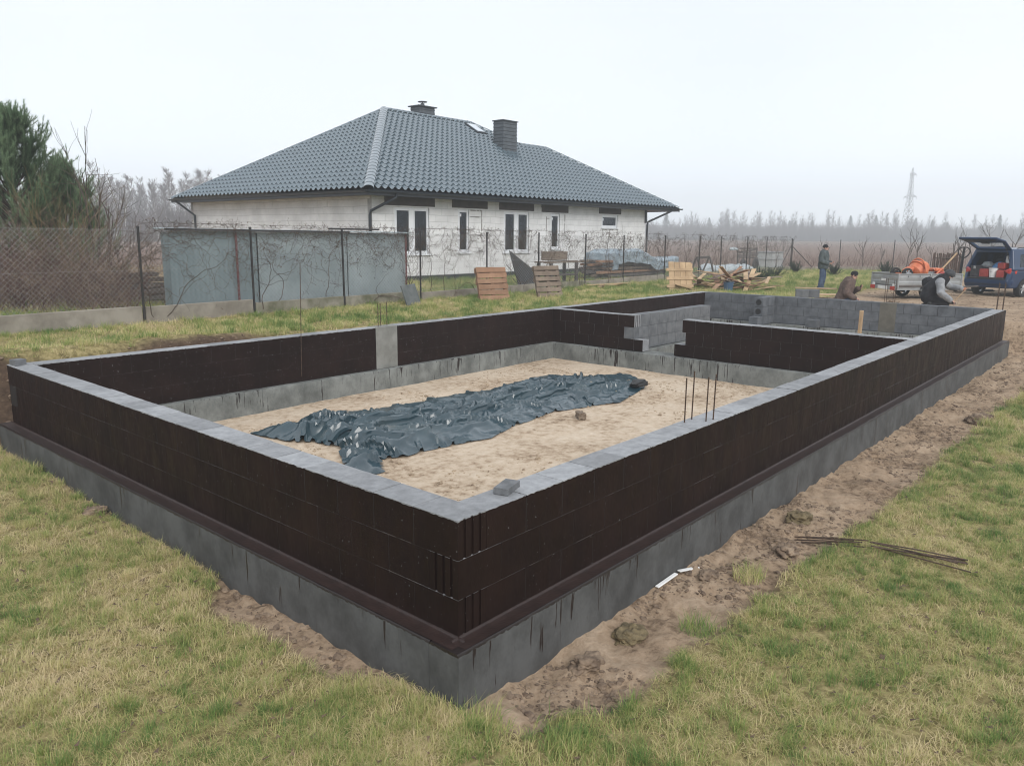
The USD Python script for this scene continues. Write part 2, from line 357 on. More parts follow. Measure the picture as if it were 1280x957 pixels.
def ground_mat():
    nodes = {'g': ('geometry', {}), 'ad': ('attribute', {'attribute': 'dirt'}), 'af': ('attribute', {'attribute': 'field'}), 'aw': ('attribute', {'attribute': 'topsoil'}), 'wm': ('mix', {'mix_type': 'mix'}), 'wc': ('rgb_ramp', {'ramp': [(.38, (.045, .03, .022)), (.55, (.1, .067, .046)), (.68, (.17, .125, .09))]}), 'ay': ('attribute', {'attribute': 'dry'}),
             'n1': ('noise_texture', {'scale': 1.3, 'detail': 5.0, 'roughness': .65}), 'n2': ('noise_texture', {'scale': 14.0, 'detail': 6.0, 'roughness': .7}),
             'n3': ('noise_texture', {'scale': .55, 'detail': 4.0}), 'n4': ('noise_texture', {'scale': 60.0, 'detail': 3.0}),
             'dm': ('mix', {'mix_type': 'mix', 'fac': .5}),
             'dc': ('rgb_ramp', {'ramp': [(.35, (.07, .045, .03)), (.42, (.18, .126, .086)), (.49, (.3, .218, .148)), (.63, (.41, .312, .225))]}),
             'gc': ('rgb_ramp', {'ramp': [(.32, (.09, .075, .035)), (.45, (.2, .165, .075)), (.58, (.31, .26, .125)), (.7, (.4, .33, .18))]}),
             'yc': ('rgb_ramp', {'ramp': [(.3, (.12, .075, .04)), (.5, (.25, .18, .1)), (.7, (.32, .25, .15))]}),
             'fc': ('rgb_ramp', {'ramp': [(.3, (.115, .075, .058)), (.5, (.18, .12, .092)), (.7, (.24, .175, .14))]}),
             'm0': ('mix', {'mix_type': 'mix'}), 'm1': ('mix', {'mix_type': 'mix'}), 'm2': ('mix', {'mix_type': 'mix'}),
             'b': ('bump', {'strength': .8, 'distance': .03}), 'p': ('principled_bsdf', {'roughness': .95, 'specular_ior_level': .15})}
    links = [('g.position', x + '.vector') for x in ('n1', 'n2', 'n3', 'n4')] + [
        ('n1.fac', 'dm.color1'), ('n2.fac', 'dm.color2'), ('dm.color', 'dc.fac'), ('n2.fac', 'gc.fac'), ('dm.color', 'yc.fac'), ('dm.color', 'fc.fac'),
        ('gc.color', 'm0.color1'), ('yc.color', 'm0.color2'), ('ay.fac', 'm0.fac'), ('m0.color', 'm1.color1'), ('dm.color', 'wc.fac'), ('dc.color', 'wm.color1'), ('wc.color', 'wm.color2'), ('aw.fac', 'wm.fac'), ('wm.color', 'm1.color2'), ('ad.fac', 'm1.fac'),
        ('m1.color', 'm2.color1'), ('fc.color', 'm2.color2'), ('af.fac', 'm2.fac'), ('m2.color', 'p.base_color'), ('n2.fac', 'b.height'), ('b.normal', 'p.normal')]
    return usdkit.material(stage, LOOKS + 'ground', nodes, links, surface='p.BSDF')
gp = obj('/World', 'ground', (GV, GF), ground_mat(), smooth=True, prim={'dirt': DIRT.ravel(), 'field': FIELD.ravel(), 'dry': DRY.ravel(), 'topsoil': TOPSOIL.ravel()})
tag(stage.GetPrimAtPath(gp), kind='structure')

def grp(x, y): return np.array([x, y, float(gz(x, y))])
def aty(px, py, y):
    d = ray(px, py); return C + d * ((y - C[1]) / d[1])
def ray(px, py): return FW + RT * (px - 640) / F_PX - UP * (py - 478.5) / F_PX
def atz(px, py, z):
    d = ray(px, py); return C + d * ((z - C[2]) / d[2])
def atdepth(px, py, dep): return C + ray(px, py) * dep
def depth_of(p): return (np.asarray(p, float) - C) @ FW

# ------------------------------------------------------------------ foundation
fnd = Thing('foundation', 'large rectangular house foundation of blocks coated in dark brown bitumen on a grey footing', 'foundation')
CH = (ZT - ZF) / 3
PR = .127
def frame(lo, hi, w_out, w_in, z0, z1):
    m = MB(); x0, y0 = lo; x1, y1 = hi
    return m
# footing: outside ring and cross beams (a bevelled strip each)
def beam(lo, hi, mat_, name='footing', ch=.012):
    fnd.part(name, MB().span(lo, hi, ch=ch), mat_)
IN = .36
zb = -.6
def footing_strip(a, b, out, inn, name='footing'):
    """a footing beam as segments with slightly uneven faces; a,b along the wall, out/inn the two faces"""
    pass
def wavy_beam(x0, x1, y0, y1, mat_, along):
    # box whose vertical faces have small form-work steps and a bevelled rim
    n = max(2, int((x1 - x0 if along == 'x' else y1 - y0) / .12))
    s = np.linspace(0, 1, n + 1)
    prof = [(0, zb), (0, .2), (0, ZF - .02), (.012, ZF), (.988, ZF), (1, ZF - .02), (1, .2), (1, zb)]
    v = []
    for t in s:
        for (u, z) in prof:
            if along == 'x': px, py = x0 + (x1 - x0) * t, y0 + (y1 - y0) * (u if u in (0, 1) else (.012 / (y1 - y0) if u < .5 else 1 - .012 / (y1 - y0)))
            else: px, py = x0 + (x1 - x0) * (u if u in (0, 1) else (.012 / (x1 - x0) if u < .5 else 1 - .012 / (x1 - x0))), y0 + (y1 - y0) * t
            v.append((px, py, z))
    v = np.array(v); k = len(prof)
    w = .008 * nz(v[:, 0] * 1.0, v[:, 1] * 1.0 + v[:, 2] * .8, 2.2, 41, 3)
    w2 = .012 * nz(v[:, 0], v[:, 1], 5, 42, 2)
    if along == 'x': v[:, 1] += w
    else: v[:, 0] += w
    v[:, 2] += np.where(v[:, 2] > .3, w2, 0)
    f = []
    for i in range(n):
        for j in range(k - 1):
            a = i * k + j; f += [[a, a + k, a + k + 1], [a, a + k + 1, a + 1]]
    for base, fl in ((0, 1), (n * k, 0)):
        for j in range(1, k - 1):
            f.append([base, base + j, base + j + 1] if fl else [base, base + j + 1, base + j])
    f = np.array(f)
    if along == 'y': f = f[:, ::-1]
    fnd.part('footing', (v, f), mat_, smooth=40)
wavy_beam(-PR, L2 + PR, -PR, .12, M_FOOT_OUT, 'x')
wavy_beam(-PR, .12, .121, L1 + PR, M_FOOT_OUT, 'y')
wavy_beam(.121, L2 + PR, L1 - .12, L1 + PR, M_FOOT_OUT, 'x')
wavy_beam(L2 - .12, L2 + PR, .121, L1 - .121, M_FOOT_OUT, 'y')
wavy_beam(.122, L2 - .122, .122, IN, M_FOOT_IN, 'x')
wavy_beam(.122, IN, IN + .001, L1 - IN, M_FOOT_IN, 'y')
wavy_beam(.122, L2 - .122, L1 - IN, L1 - .122, M_FOOT_IN, 'x')
wavy_beam(L2 - IN, L2 - .122, IN + .001, L1 - IN - .001, M_FOOT_IN, 'y')
wavy_beam(10.47, 10.95, IN + .001, L1 - IN - .001, M_FOOT_IN, 'y')
wavy_beam(10.951, L2 - IN - .001, 5.3, 5.78, M_FOOT_IN, 'x')

# block walls: (axis, start, end, fixed lo, fixed hi, material, core material)
def grooves(size, end_axis, sign):
    """block whose end face has three upright tongue-and-groove slots"""
    b = m3.Manifold.cube(list(map(float, size)), True)
    for k in (-1, 0, 1):
        g = m3.Manifold.cube([.022, .02, size[2] + .1] if end_axis == 1 else [.02, .022, size[2] + .1], True)
        off = [k * .065, sign * size[1] / 2, 0] if end_axis == 1 else [sign * size[0] / 2, k * .065, 0]
        b -= g.translate(off)
    m = b.to_mesh(); return np.array(m.vert_properties[:, :3], float), np.array(m.tri_verts)
blocks = []      # (score, verts, faces, material)
def lay(axis_, s0, s1, f0, f1, k, mat_, gap=.0045, end=None, first=.38):
    z0 = ZF + k * CH + (.012 if k == 0 else 0); z1 = ZF + (k + 1) * CH
    s = s0; nb = 0
    while s < s1 - .02:
        e = min(s + (first if nb == 0 else .38), s1)
        if s1 - e < .09: e = s1
        g = gap * (1 + .5 * (rng.random() - .5)) * (1.6 if k == 2 else 1); zg = gap * .22 if mat_ in (B_PAINT, B_PX) else gap / 2; jit = float(np.clip(rng.normal(0, .0006), -.0008, .0008)); top = rng.normal(0, .0025)
        gs = 0 if (end and nb == 0) else g / 2
        lo, hi = (s + gs, f0 + jit, z0 + zg), (e - g / 2, f1 + jit, z1 - zg * (k < 2) + top * (k == 2))
        if axis_ == 'y': lo, hi = (lo[1], lo[0], lo[2]), (hi[1], hi[0], hi[2])
        lo, hi = np.array(lo), np.array(hi)
        if end and ((end[0] == 'lo' and nb == 0) or (end[0] == 'hi' and e == s1)):
            v, f = grooves(hi - lo, 0 if axis_ == 'x' else 1, -1 if end[0] == 'lo' else 1)
        else: v, f = cbox(hi - lo, .0013)
        c = (lo + hi) / 2; v = v + c
        score = 1 / depth_of(c)
        blocks.append((score, v, f, mat_)); s = e; nb += 1
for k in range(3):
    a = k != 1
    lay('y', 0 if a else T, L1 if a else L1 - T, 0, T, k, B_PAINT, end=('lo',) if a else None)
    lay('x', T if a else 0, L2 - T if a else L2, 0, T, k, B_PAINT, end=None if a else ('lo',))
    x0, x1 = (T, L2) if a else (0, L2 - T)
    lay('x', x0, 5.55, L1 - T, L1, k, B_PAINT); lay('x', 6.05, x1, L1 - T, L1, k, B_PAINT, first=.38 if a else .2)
    lay('y', T, L1 - T, L2 - T, L2, k, B_SLATE, gap=.006, first=.38 if a else .19)
    lay('y', 5.42 if a else 5.66, L1 - T, 10.6, 10.84, k, B_PX, end=('lo',) if k == 2 else None)
    if k == 0: lay('y', 5.2, 5.42, 10.6, 10.84, 0, B_PX)
    lay('y', T, (4.48, 4.24, 4.32)[k], 10.6, 10.84, k, B_PX, first=.38 if a else .2)
    lay('x', 10.84 if a else 10.6, 13.98, 5.42, 5.66, k, B_LIGHT, gap=.006, first=.38 if a else .19)
    lay('x', (16.75, 17.05, 17.05)[k], L2 - T, 5.42, 5.66, k, B_SLATE, gap=.01)
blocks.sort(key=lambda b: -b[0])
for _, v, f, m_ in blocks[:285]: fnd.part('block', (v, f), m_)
rest = {}
for _, v, f, m_ in blocks[285:]: rest.setdefault(str(m_.GetPath()), (MB(), m_))[0].add(v, f)
for m_, mm in rest.values(): fnd.part('far_blocks', m_, mm, kind='stuff')
# mortar seen in the joints (a core set back behind the faces)
def core(lo, hi, m_): fnd.part('mortar', MB().span(lo, hi), m_)
e = .0014
core((e, T + .02, ZF), (T - e, L1 - .02, ZT - .02), M_JOINT)
core((T + .02, e, ZF), (L2 - .02, T - e, ZT - .02), M_JOINT)
core((T, L1 - T + e, ZF), (L2 - .02, L1 - e, ZT - .02), M_JOINT)
core((L2 - T + .012, T, ZF), (L2 - e, L1 - T, ZT - .02), M_GREYJOINT)
core((10.604, 5.5, ZF), (10.836, L1 - T, ZT - .02), M_JOINT); core((10.604, T, ZF), (10.836, 4.2, ZT - .02), M_JOINT)
core((10.84, 5.43, ZF), (13.95, 5.65, ZT - .02), M_GREYJOINT); core((17.1, 5.43, ZF), (L2 - T, 5.65, ZT - .02), M_GREYJOINT)
# cast pillars
M_PILLAR = mat('pillar_concrete', (.16, .16, .145), (.24, .24, .222), 4, 5, .85, .3)
fnd.part('pillar', MB().span((5.555, L1 - T - .003, ZF), (6.045, L1 + .002, ZT + .002), ch=.006), M_PILLAR, label='unpainted cast concrete pillar in the far left wall')
M_PILLAR2 = mat('brown_pillar', (.085, .08, .066), (.125, .118, .1), 4, 5, .85, .3)
fnd.part('pillar', MB().span((L2 - T - .003, 2.3, ZF), (L2 + .003, 2.7, ZT + .003), ch=.006), M_PILLAR2, label='brownish cast concrete pillar in the far wall')
# bitumen fillet and skirt on the ledge outside
def fillet(p0, p1, out):
    n = int(np.linalg.norm(np.subtract(p1, p0)) / .1); m = MB(); pts = np.linspace(p0, p1, n + 1); o = np.array([*out, 0.0])
    prof = [(0.003, .022), (.005, .014), (.012, .006), (.022, .008), (.03, .0035), (.06, .003), (.1, .004), (.112, .003)]
    v = []
    for i, p in enumerate(pts):
        for (d, h) in prof:
            w = .004 * float(nz(p[0] * 3, p[1] * 3 + d * 40, 2, 51, 2))
            v.append(p + o * (d + w) + np.array([0, 0, h + w + ZF]))
    k = len(prof); f = []
    for i in range(n):
        for j in range(k - 1):
            a = i * k + j; f += [[a, a + 1, a + k + 1], [a, a + k + 1, a + k]]
    fnd.part('bitumen_fillet', (np.array(v), np.array(f)), M_BITUMEN, smooth=True)
fillet((-.06, 0, 0), (L2 + .06, 0, 0), (0, -1)); fillet((0, L1 + .06, 0), (0, -.06, 0), (-1, 0))
# near-black discs paint the shade inside flue holes on the stub end, starter bars
M_HOLE_SHADE = mat('hole_shade', (.012, .012, .013))
for zc in (ZF + CH * 1.5, ZF + CH * 2.5):
    ring = MB(); a = np.linspace(0, 2 * np.pi, 25)
    fl = MB().lathe([(.001, 0), (.062, 0), (.066, .004), (.075, .004), (.076, -.004)], 20, R=roty(-math.pi / 2), c=(17.046, 5.54, zc))
    fnd.part('block_hole', fl, M_HOLE_SHADE)
def rebar(p, h, lean=(0, 0), r=.006, label=None):
    p = np.array(p, float); pts = [p + np.array([lean[0] * t, lean[1] * t, h * t]) for t in np.linspace(0, 1, 8)]
    m = MB().tube(pts, r, 6)
    n = int(h / .02); zs = np.linspace(0.02, .98, n)            # ribs
    for t in zs: m.prisms([p + np.array([lean[0] * t, lean[1] * t, h * t - .004])], [p + np.array([lean[0] * t, lean[1] * t, h * t + .004])], r * 1.28, r * 1.28, 6)
    fnd.part('starter_bar', m, M_STEEL, label=label)
for (x, y, h, lx) in ((3.03, .19, .40, .0), (3.18, .2, .44, .01), (3.2, .07, .40, .008), (3.32, .06, .41, .012)): rebar((x, y, ZT - .05), h + .05, (lx, 0))
for (x, y, h) in ((5.68, 7.62, .42), (5.8, 7.7, .4), (5.93, 7.68, .42)): rebar((x, y, ZT - .03), h + .03)
_b, _t = aty(377, 470, 7.42), aty(375, 327, 7.42); rebar(_b, _t[2] - _b[2], (_t[0] - _b[0], 0), .005, 'single tall thin bar standing against the far left wall')
for (x, y, h) in ((17.93, .18, .62), (18.02, .18, .6), (17.93, .06, .63), (18.02, .06, .6)): rebar((x, y, ZT - .03), h + .03)
for (x, y, h) in ((17.9, 2.62, .62), (18.0, 2.6, .6), (17.9, 2.42, .58), (18.0, 2.4, .6)): rebar((x, y, ZT - .03), h + .03)

# ------------------------------------------------------------------ sand inside
sx, sy = np.arange(.3, L2 - .25, .06), np.arange(.3, L1 - .25, .06)
SX, SY = np.meshgrid(sx, sy, indexing='ij')
def sand_z(x, y):
    return .02 + .055 * nz(x, y, 1.1, 61, 4) + .04 * np.abs(nz(x, y, 3.0, 62, 4)) + .018 * nz(x, y, 11, 63, 3) + np.where(x > 10.7, -.05, 0)
SZ = sand_z(SX, SY)
idx = np.arange(SX.size).reshape(SX.shape); q = np.stack([idx[:-1, :-1], idx[1:, :-1], idx[1:, 1:], idx[:-1, 1:]], -1).reshape(-1, 4)
M_SAND = usdkit.material(stage, LOOKS + 'sand', {
    'g': ('geometry', {}), 'n1': ('noise_texture', {'scale': .9, 'detail': 5.0, 'roughness': .6}), 'n2': ('noise_texture', {'scale': 9.0, 'detail': 7.0, 'roughness': .72}), 'n3': ('noise_texture', {'scale': 45.0, 'detail': 4.0}),
    'm': ('mix', {'mix_type': 'mix', 'fac': .6}), 'c': ('rgb_ramp', {'ramp': [(.35, (.17, .12, .08)), (.42, (.36, .27, .19)), (.5, (.5, .4, .3)), (.64, (.6, .505, .4))]}),
    'b': ('bump', {'strength': .9, 'distance': .025}), 'p': ('principled_bsdf', {'roughness': .95, 'specular_ior_level': .15})},
    [('g.position', 'n1.vector'), ('g.position', 'n2.vector'), ('g.position', 'n3.vector'), ('n1.fac', 'm.color1'), ('n2.fac', 'm.color2'), ('m.color', 'c.fac'), ('c.color', 'p.base_color'), ('n2.fac', 'b.height'), ('b.normal', 'p.normal')], surface='p.BSDF')
p_ = obj('/World', 'sand_floor', (np.stack([SX, SY, SZ], -1).reshape(-1, 3), np.vstack([q[:, [0, 1, 2]], q[:, [0, 2, 3]]])), M_SAND, smooth=True)
tag(stage.GetPrimAtPath(p_), kind='structure')

def aty(px, py, y):
    d = ray(px, py); return C + d * ((y - C[1]) / d[1])
def atx(px, py, x):
    d = ray(px, py); return C + d * ((x - C[0]) / d[0])
def on_ground(px, py):
    z = .9
    for _ in range(12):
        p = atz(px, py, z); z = float(gz(p[0], p[1]))
    return np.array([p[0], p[1], z])

# ------------------------------------------------------------------ neighbour's house
M_AAC = mat('aerated_block', (.64, .638, .638), (.76, .757, .757), 1.6, 6, .9, .25, 40, rnd=.035)
M_AACJ = mat('thin_mortar', (.3, .297, .293), (.42, .415, .41), 5)
M_ROOF = mat('roof_sheet', (.07, .1, .122), (.09, .125, .148), 3, 3, .3, .05, 30, spec=.9, coat=1.0)
M_TRIM = mat('dark_trim', (.018, .024, .031), (.024, .03, .037), 3, 3, .4)
M_LINTEL = mat('lintel', (.06, .05, .045), (.085, .072, .066), 5, 4, .8, .2)
M_UPVC = mat('white_frame', (.72, .74, .77), (.78, .79, .81), 2, 2, .35)
M_GLASS = usdkit.material(stage, LOOKS + 'window_glass', {'t': ('transparent_bsdf', {'color': (.75, .8, .82)}), 'g': ('glossy_bsdf', {'roughness': .02, 'color': (.9, .95, 1)}), 'f': ('fresnel', {'IOR': 1.55}), 'm': ('mix_closure', {})},
                          [('f.fac', 'm.fac'), ('t.BSDF', 'm.closure1'), ('g.BSDF', 'm.closure2')], surface='m.closure')
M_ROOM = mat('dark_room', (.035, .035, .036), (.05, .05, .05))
M_PATCH = mat('mortar_patch', (.2, .19, .175), (.34, .33, .31), 20, 4, .9, .4)
HZ = 1.02                                            # ground at the house
WX0, WX1, WY, WYB = 14.21, 32.05, 18.24, 30.7
house = Thing('bungalow', 'unplastered white block bungalow with dark grey tiled hip roof and two chimneys', 'house', (WX0, WY, HZ))
hp = lambda name, mb, m_, **k: house.part(name, mb, m_, world=True, **k)
def win_px(l, r, t, b): a, c = aty(l, t, WY), aty(r, b, WY); return (a[0], c[0], c[2], a[2])
wins = [win_px(493, 537, 258.5, 317.5), win_px(572.5, 586.5, 261.5, 315.5), win_px(630, 661, 264, 315), win_px(688.5, 699, 267, 311), win_px(752.5, 771.5, 268.5, 285)]
lint = [(480.5, 543.5), (565, 609.5), (624, 667.5), (677, 710.5), (749, 776.5)]
EZ = 4.0                                             # underside of the eaves
front = Polygon([(WX0, HZ - .1), (WX1, HZ - .1), (WX1, EZ), (WX0, EZ)])
holes = []
for (x0, x1, z0, z1), (l, r) in zip(wins, lint):
    lx0, lx1 = aty(l, 258, WY)[0], aty(r, 258, WY)[0]
    holes += [sbox(x0, z0, x1, z1), sbox(lx0, z1 + .05, lx1, EZ)]
    hp('lintel', MB().span((lx0, WY - .012, z1 + .05), (lx1, WY + .1, EZ), ch=.004), M_LINTEL)
from shapely.ops import unary_union
HO = unary_union(holes)
aac = []
def aac_wall(a0, a1, z0, z1, holes_, place):
    k = 0; z = z0
    while z < z1 - .03:
        zt = min(z + .244, z1); s = a0 - (.3 if k % 2 else 0)
        while s < a1 - .02:
            r_ = sbox(max(s, a0) + .004, z + .004, min(s + .6, a1) - .004, zt - .004); s += .6
            if r_.is_empty or r_.area < .004: continue
            if holes_ is not None and r_.intersects(holes_): r_ = r_.difference(holes_)
            for g in getattr(r_, 'geoms', [r_]):
                if g.is_empty or g.area < .004 or g.geom_type != 'Polygon': continue
                c = g.centroid
                if g.area > .94 * (g.bounds[2] - g.bounds[0]) * (g.bounds[3] - g.bounds[1]):
                    b = g.bounds; v, f = cbox((b[2] - b[0], .1, b[3] - b[1]), .004)
                    v = v[:, [0, 2, 1]] + np.array([(b[0] + b[2]) / 2, (b[1] + b[3]) / 2, 0])
                    f = f[:, ::-1]
                else:
                    t = trimesh.creation.extrude_polygon(g, .1, engine='earcut'); v, f = np.array(t.vertices), np.array(t.faces); v[:, 2] -= .05
                v = place(v); aac.append((1 / depth_of(v.mean(0)) * (1.0 if v[:, 2].mean() > 1.9 else .55), v, f))
        z += .244; k += 1
aac_wall(WX0, WX1, HZ + .18, EZ, HO, lambda v: np.stack([v[:, 0], WY + .05 - v[:, 2] * 1 + rng.normal(0, .002), v[:, 1]], -1))
aac_wall(WY + .101, WYB, HZ + .18, EZ, None, lambda v: np.stack([WX0 + .05 + v[:, 2] + rng.normal(0, .002), v[:, 0], v[:, 1]], -1))
aac.sort(key=lambda b: -b[0])
for _, v, f in aac[:290]: hp('block', (v, f), M_AAC)
mm = MB()
for _, v, f in aac[290:]: mm.add(v, f)
hp('block_courses', mm, M_AAC, kind='stuff')
# the wall behind the block faces (thin mortar), with the openings cut through
wallm = MB()
t = trimesh.creation.extrude_polygon(front.difference(HO), .22, engine='earcut'); v = np.array(t.vertices)
wallm.add(np.stack([v[:, 0], WY + .012 + v[:, 2], v[:, 1]], -1), np.array(t.faces)[:, ::-1])
wallm.span((WX0 + .012, WY + .24, HZ - .1), (WX0 + .24, WYB, EZ)); wallm.span((WX1 - .24, WY + .24, HZ - .1), (WX1 - .005, WYB - 3, EZ)); wallm.span((WX0, WYB, HZ - .1), (WX1, WYB + .2, EZ))
hp('wall', wallm, M_AACJ)
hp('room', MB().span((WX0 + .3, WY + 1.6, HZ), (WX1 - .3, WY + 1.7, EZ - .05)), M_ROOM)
hp('plinth', MB().span((WX0 - .02, WY - .02, HZ - .4), (WX1 + .02, WY + .2, HZ + .17), ch=.01).span((WX0 - .02, WY + .2, HZ - .4), (WX0 + .2, WYB, HZ + .17), ch=.01), M_TRIM)
for i, (x0, x1, z0, z1) in enumerate(wins):
    dbl = i in (0, 2); fw = .07; y0, y1 = WY + .03, WY + .1
    m = MB().span((x0, y0, z0), (x0 + fw, y1, z1), ch=.006).span((x1 - fw, y0, z0), (x1, y1, z1), ch=.006).span((x0 + fw, y0 + .002, z0), (x1 - fw, y1 - .002, z0 + fw), ch=.006).span((x0 + fw, y0 + .002, z1 - fw), (x1 - fw, y1 - .002, z1), ch=.006)
    xm = (x0 + x1) / 2
    if dbl: m.span((xm - .09, y0 + .004, z0 + fw), (xm + .09, y1 - .004, z1 - fw), ch=.006)
    wpath = hp('window', m, M_UPVC)
    for (a, b) in (((x0 + fw, xm - .09), (xm + .09, x1 - fw)) if dbl else ((x0 + fw, x1 - fw),)):
        hs = (.04 if not dbl else .045)
        s = MB().span((a, y0 - .008, z0 + fw), (a + hs, y0 + .05, z1 - fw)).span((b - hs, y0 - .008, z0 + fw), (b, y0 + .05, z1 - fw)).span((a + hs, y0 - .006, z0 + fw), (b - hs, y0 + .05, z0 + fw + hs)).span((a + hs, y0 - .006, z1 - fw - hs), (b - hs, y0 + .05, z1 - fw))
        house.part('sash', s, M_UPVC, parent=wpath, world=True)
        house.part('pane', MB().add([(a + hs, y0 + .02, z0 + fw + hs), (b - hs, y0 + .02, z0 + fw + hs), (b - hs, y0 + .02, z1 - fw - hs), (a + hs, y0 + .02, z1 - fw - hs)], [[0, 1, 2], [0, 2, 3]]), M_GLASS, parent=wpath, world=True)
    house.part('sill', MB().span((x0 - .08, WY - .06, z0 - .05), (x1 + .08, WY + .08, z0 - .003), ch=.006), M_UPVC, parent=wpath, world=True)
    if i in (1, 3, 4): house.part('sticker', MB().span((x0 + fw + .07, y0 + .012, z1 - fw - .2), (x0 + fw + .15, y0 + .0165, z1 - fw - .09)), M_UPVC, parent=wpath, world=True)
# smeared mortar round later-bricked openings
def patch(l, t, r, b, sides):
    a, c = aty(l, t, WY), aty(r, b, WY); m = MB(); w = .045
    def strip(x0, z0, x1, z1):
        n = max(3, int(max(abs(x1 - x0), abs(z1 - z0)) / .08))
        for i in range(n):
            p, q = np.array([x0 + (x1 - x0) * i / n, z0 + (z1 - z0) * i / n]), np.array([x0 + (x1 - x0) * (i + 1) / n, z0 + (z1 - z0) * (i + 1) / n])
            ww = w * rng.uniform(.4, 1.2); mid = (p + q) / 2; sz = np.abs(q - p) + ww
            if rng.random() < .85: m.box((mid[0], WY - .004 - .0015 * rng.random(), mid[1]), (sz[0], .012, sz[1]))
    for s in sides:
        if s == 'l': strip(a[0], a[2], a[0], c[2])
        if s == 'r': strip(c[0], a[2], c[0], c[2])
        if s == 't': strip(a[0], a[2], c[0], a[2])
        if s == 'b': strip(a[0], c[2], c[0], c[2])
        if s == 'm': strip((a[0] + c[0]) / 2, a[2], (a[0] + c[0]) / 2, c[2])
    hp('mortar_smear', m, M_PATCH)
patch(588.5, 263, 602, 294, 'rtb'); patch(588, 271, 600, 271.5, 't'); patch(683, 269, 686.5, 296, 'l'); patch(702, 269, 705.5, 294, 'r'); patch(683, 273, 686, 274, 't'); patch(753, 287, 772, 294, 'tlr'); patch(762, 287, 763, 294, 'l')
# roof
EX0, EX1, EY, EYB, ERZ = 13.56, 34.4, 17.6, 31.37, 4.13
RZ, RY, RX0, RX1 = 8.06, 24.5, 20.1, 25.6
R2Z, R2Y, R2X = 7.1, 22.83, 29.46
def tile_sheet(origin, along, upv, poly, name, du=.3 / 8):
    """pressed roof sheet: waves across, a small step at every course"""
    along, upv = np.array(along, float), np.array(upv, float); nrm = np.cross(along, upv)
    b = poly.bounds; us = np.arange(b[0], b[2] + du, du); vs = []
    v = 0
    while v < b[3]:
        vs += [v, v + .012, v + .016, v + .1, v + .22, v + .345]; v += .35
    vs = np.array(vs); U, V = np.meshgrid(us, vs, indexing='ij')
    w = .5 + .5 * np.cos(2 * np.pi * U / .3); w = w ** 1.5
    st = ((V + 1e-6) % .35) / .35
    H = .066 * w + np.where(st < .04, -.035, .06 * (1 - st)) 
    Vs = V + .055 * (w - .5)
    P = np.asarray(origin)[None, None] + U[..., None] * along + Vs[..., None] * upv + H[..., None] * nrm
    import shapely
    pb = poly.buffer(-.05)
    inside = shapely.contains_xy(pb, U.ravel(), V.ravel()).reshape(U.shape)
    idx = np.arange(U.size).reshape(U.shape)
    ok = inside[:-1, :-1] & inside[1:, :-1] & inside[1:, 1:] & inside[:-1, 1:]
    q = np.stack([idx[:-1, :-1], idx[1:, :-1], idx[1:, 1:], idx[:-1, 1:]], -1)[ok]
    f = np.vstack([q[:, [0, 1, 2]], q[:, [0, 2, 3]]]); un = np.unique(f); re = np.full(U.size, -1); re[un] = np.arange(len(un))
    return hp(name, (P.reshape(-1, 3)[un], re[f]), M_ROOF, smooth=35)
run = RY - EY; sl = math.hypot(run, RZ - ERZ); k_ = sl / run
upf = np.array([0, run / sl, (RZ - ERZ) / sl])
front_slope = tile_sheet((EX0, EY, ERZ), (1, 0, 0), upf, Polygon([(0, 0), (EX1 - EX0, 0), (R2X - EX0, (R2Y - EY) * k_), (27.27 - EX0, (R2Y - EY) * k_), (RX1 - EX0, sl), (RX0 - EX0, sl)]), 'roof_slope')
runl = RX0 - EX0; sll = math.hypot(runl, RZ - ERZ)
tile_sheet((EX0, EYB, ERZ), (0, -1, 0), np.array([runl / sll, 0, (RZ - ERZ) / sll]), Polygon([(0, 0), (EYB - EY, 0), (EYB - RY, sll)]), 'roof_slope')
bk = MB()
A = np.array
pts = [A([EX0, EYB, ERZ]), A([RX0, RY, RZ - .01]), A([RX1, RY, RZ - .01]), A([32.0, EYB, ERZ]), A([27.27, R2Y, R2Z - .01]), A([R2X, R2Y, R2Z - .01]), A([EX1, EY, ERZ]), A([EX1, 28.06, ERZ]), A([30.0, 28.06, ERZ])]
bk.add(pts, [[0, 2, 1], [0, 3, 2], [2, 3, 4], [5, 4, 8], [5, 8, 7], [5, 7, 6], [4, 3, 8]])
hp('rear_roof', bk, M_ROOF)
hp('under_roof', MB().add([A([EX0 + .02, EY + .02, ERZ - .03]), A([EX1 - .02, EY + .02, ERZ - .03]), A([RX1, RY, RZ - .12]), A([RX0, RY, RZ - .12])], [[0, 1, 2], [0, 2, 3]]), M_TRIM)
def caps(p, q, r=.1, step=.33):
    p, q = A(p), A(q); L = np.linalg.norm(q - p); n = int(L / step); d = (q - p) / L
    x = np.cross(d, [0, 0, 1]); x /= np.linalg.norm(x); z = np.cross(x, d); a = np.linspace(-.2, np.pi + .2, 9)
    m = MB()
    for i in range(n):
        v = []
        for s, rr in ((i * L / n, r * 1.2), (i * L / n + .05, r * 1.24), ((i + 1) * L / n, r * 1.12)):
            v += [p + d * s + rr * (np.cos(t) * x * 1.15 + np.sin(t) * z * .75) for t in a]
        f = []
        for s in range(2):
            for j in range(8):
                b = s * 9 + j; f += [[b, b + 9, b + 10], [b, b + 10, b + 1]]
        m.add(v, A(f)[:, ::-1])
    return m
hp('hip_cap', caps((EX0 + .05, EY + .05, ERZ + .05), (RX0, RY, RZ + .04), .13), M_ROOF, smooth=50)
hp('hip_cap', caps((EX0 + .05, EYB - .05, ERZ + .03), (RX0, RY, RZ + .02)), M_ROOF, smooth=50)
hp('hip_cap', caps((EX1 - .05, EY + .05, ERZ + .03), (R2X, R2Y, R2Z + .02)), M_ROOF, smooth=50)
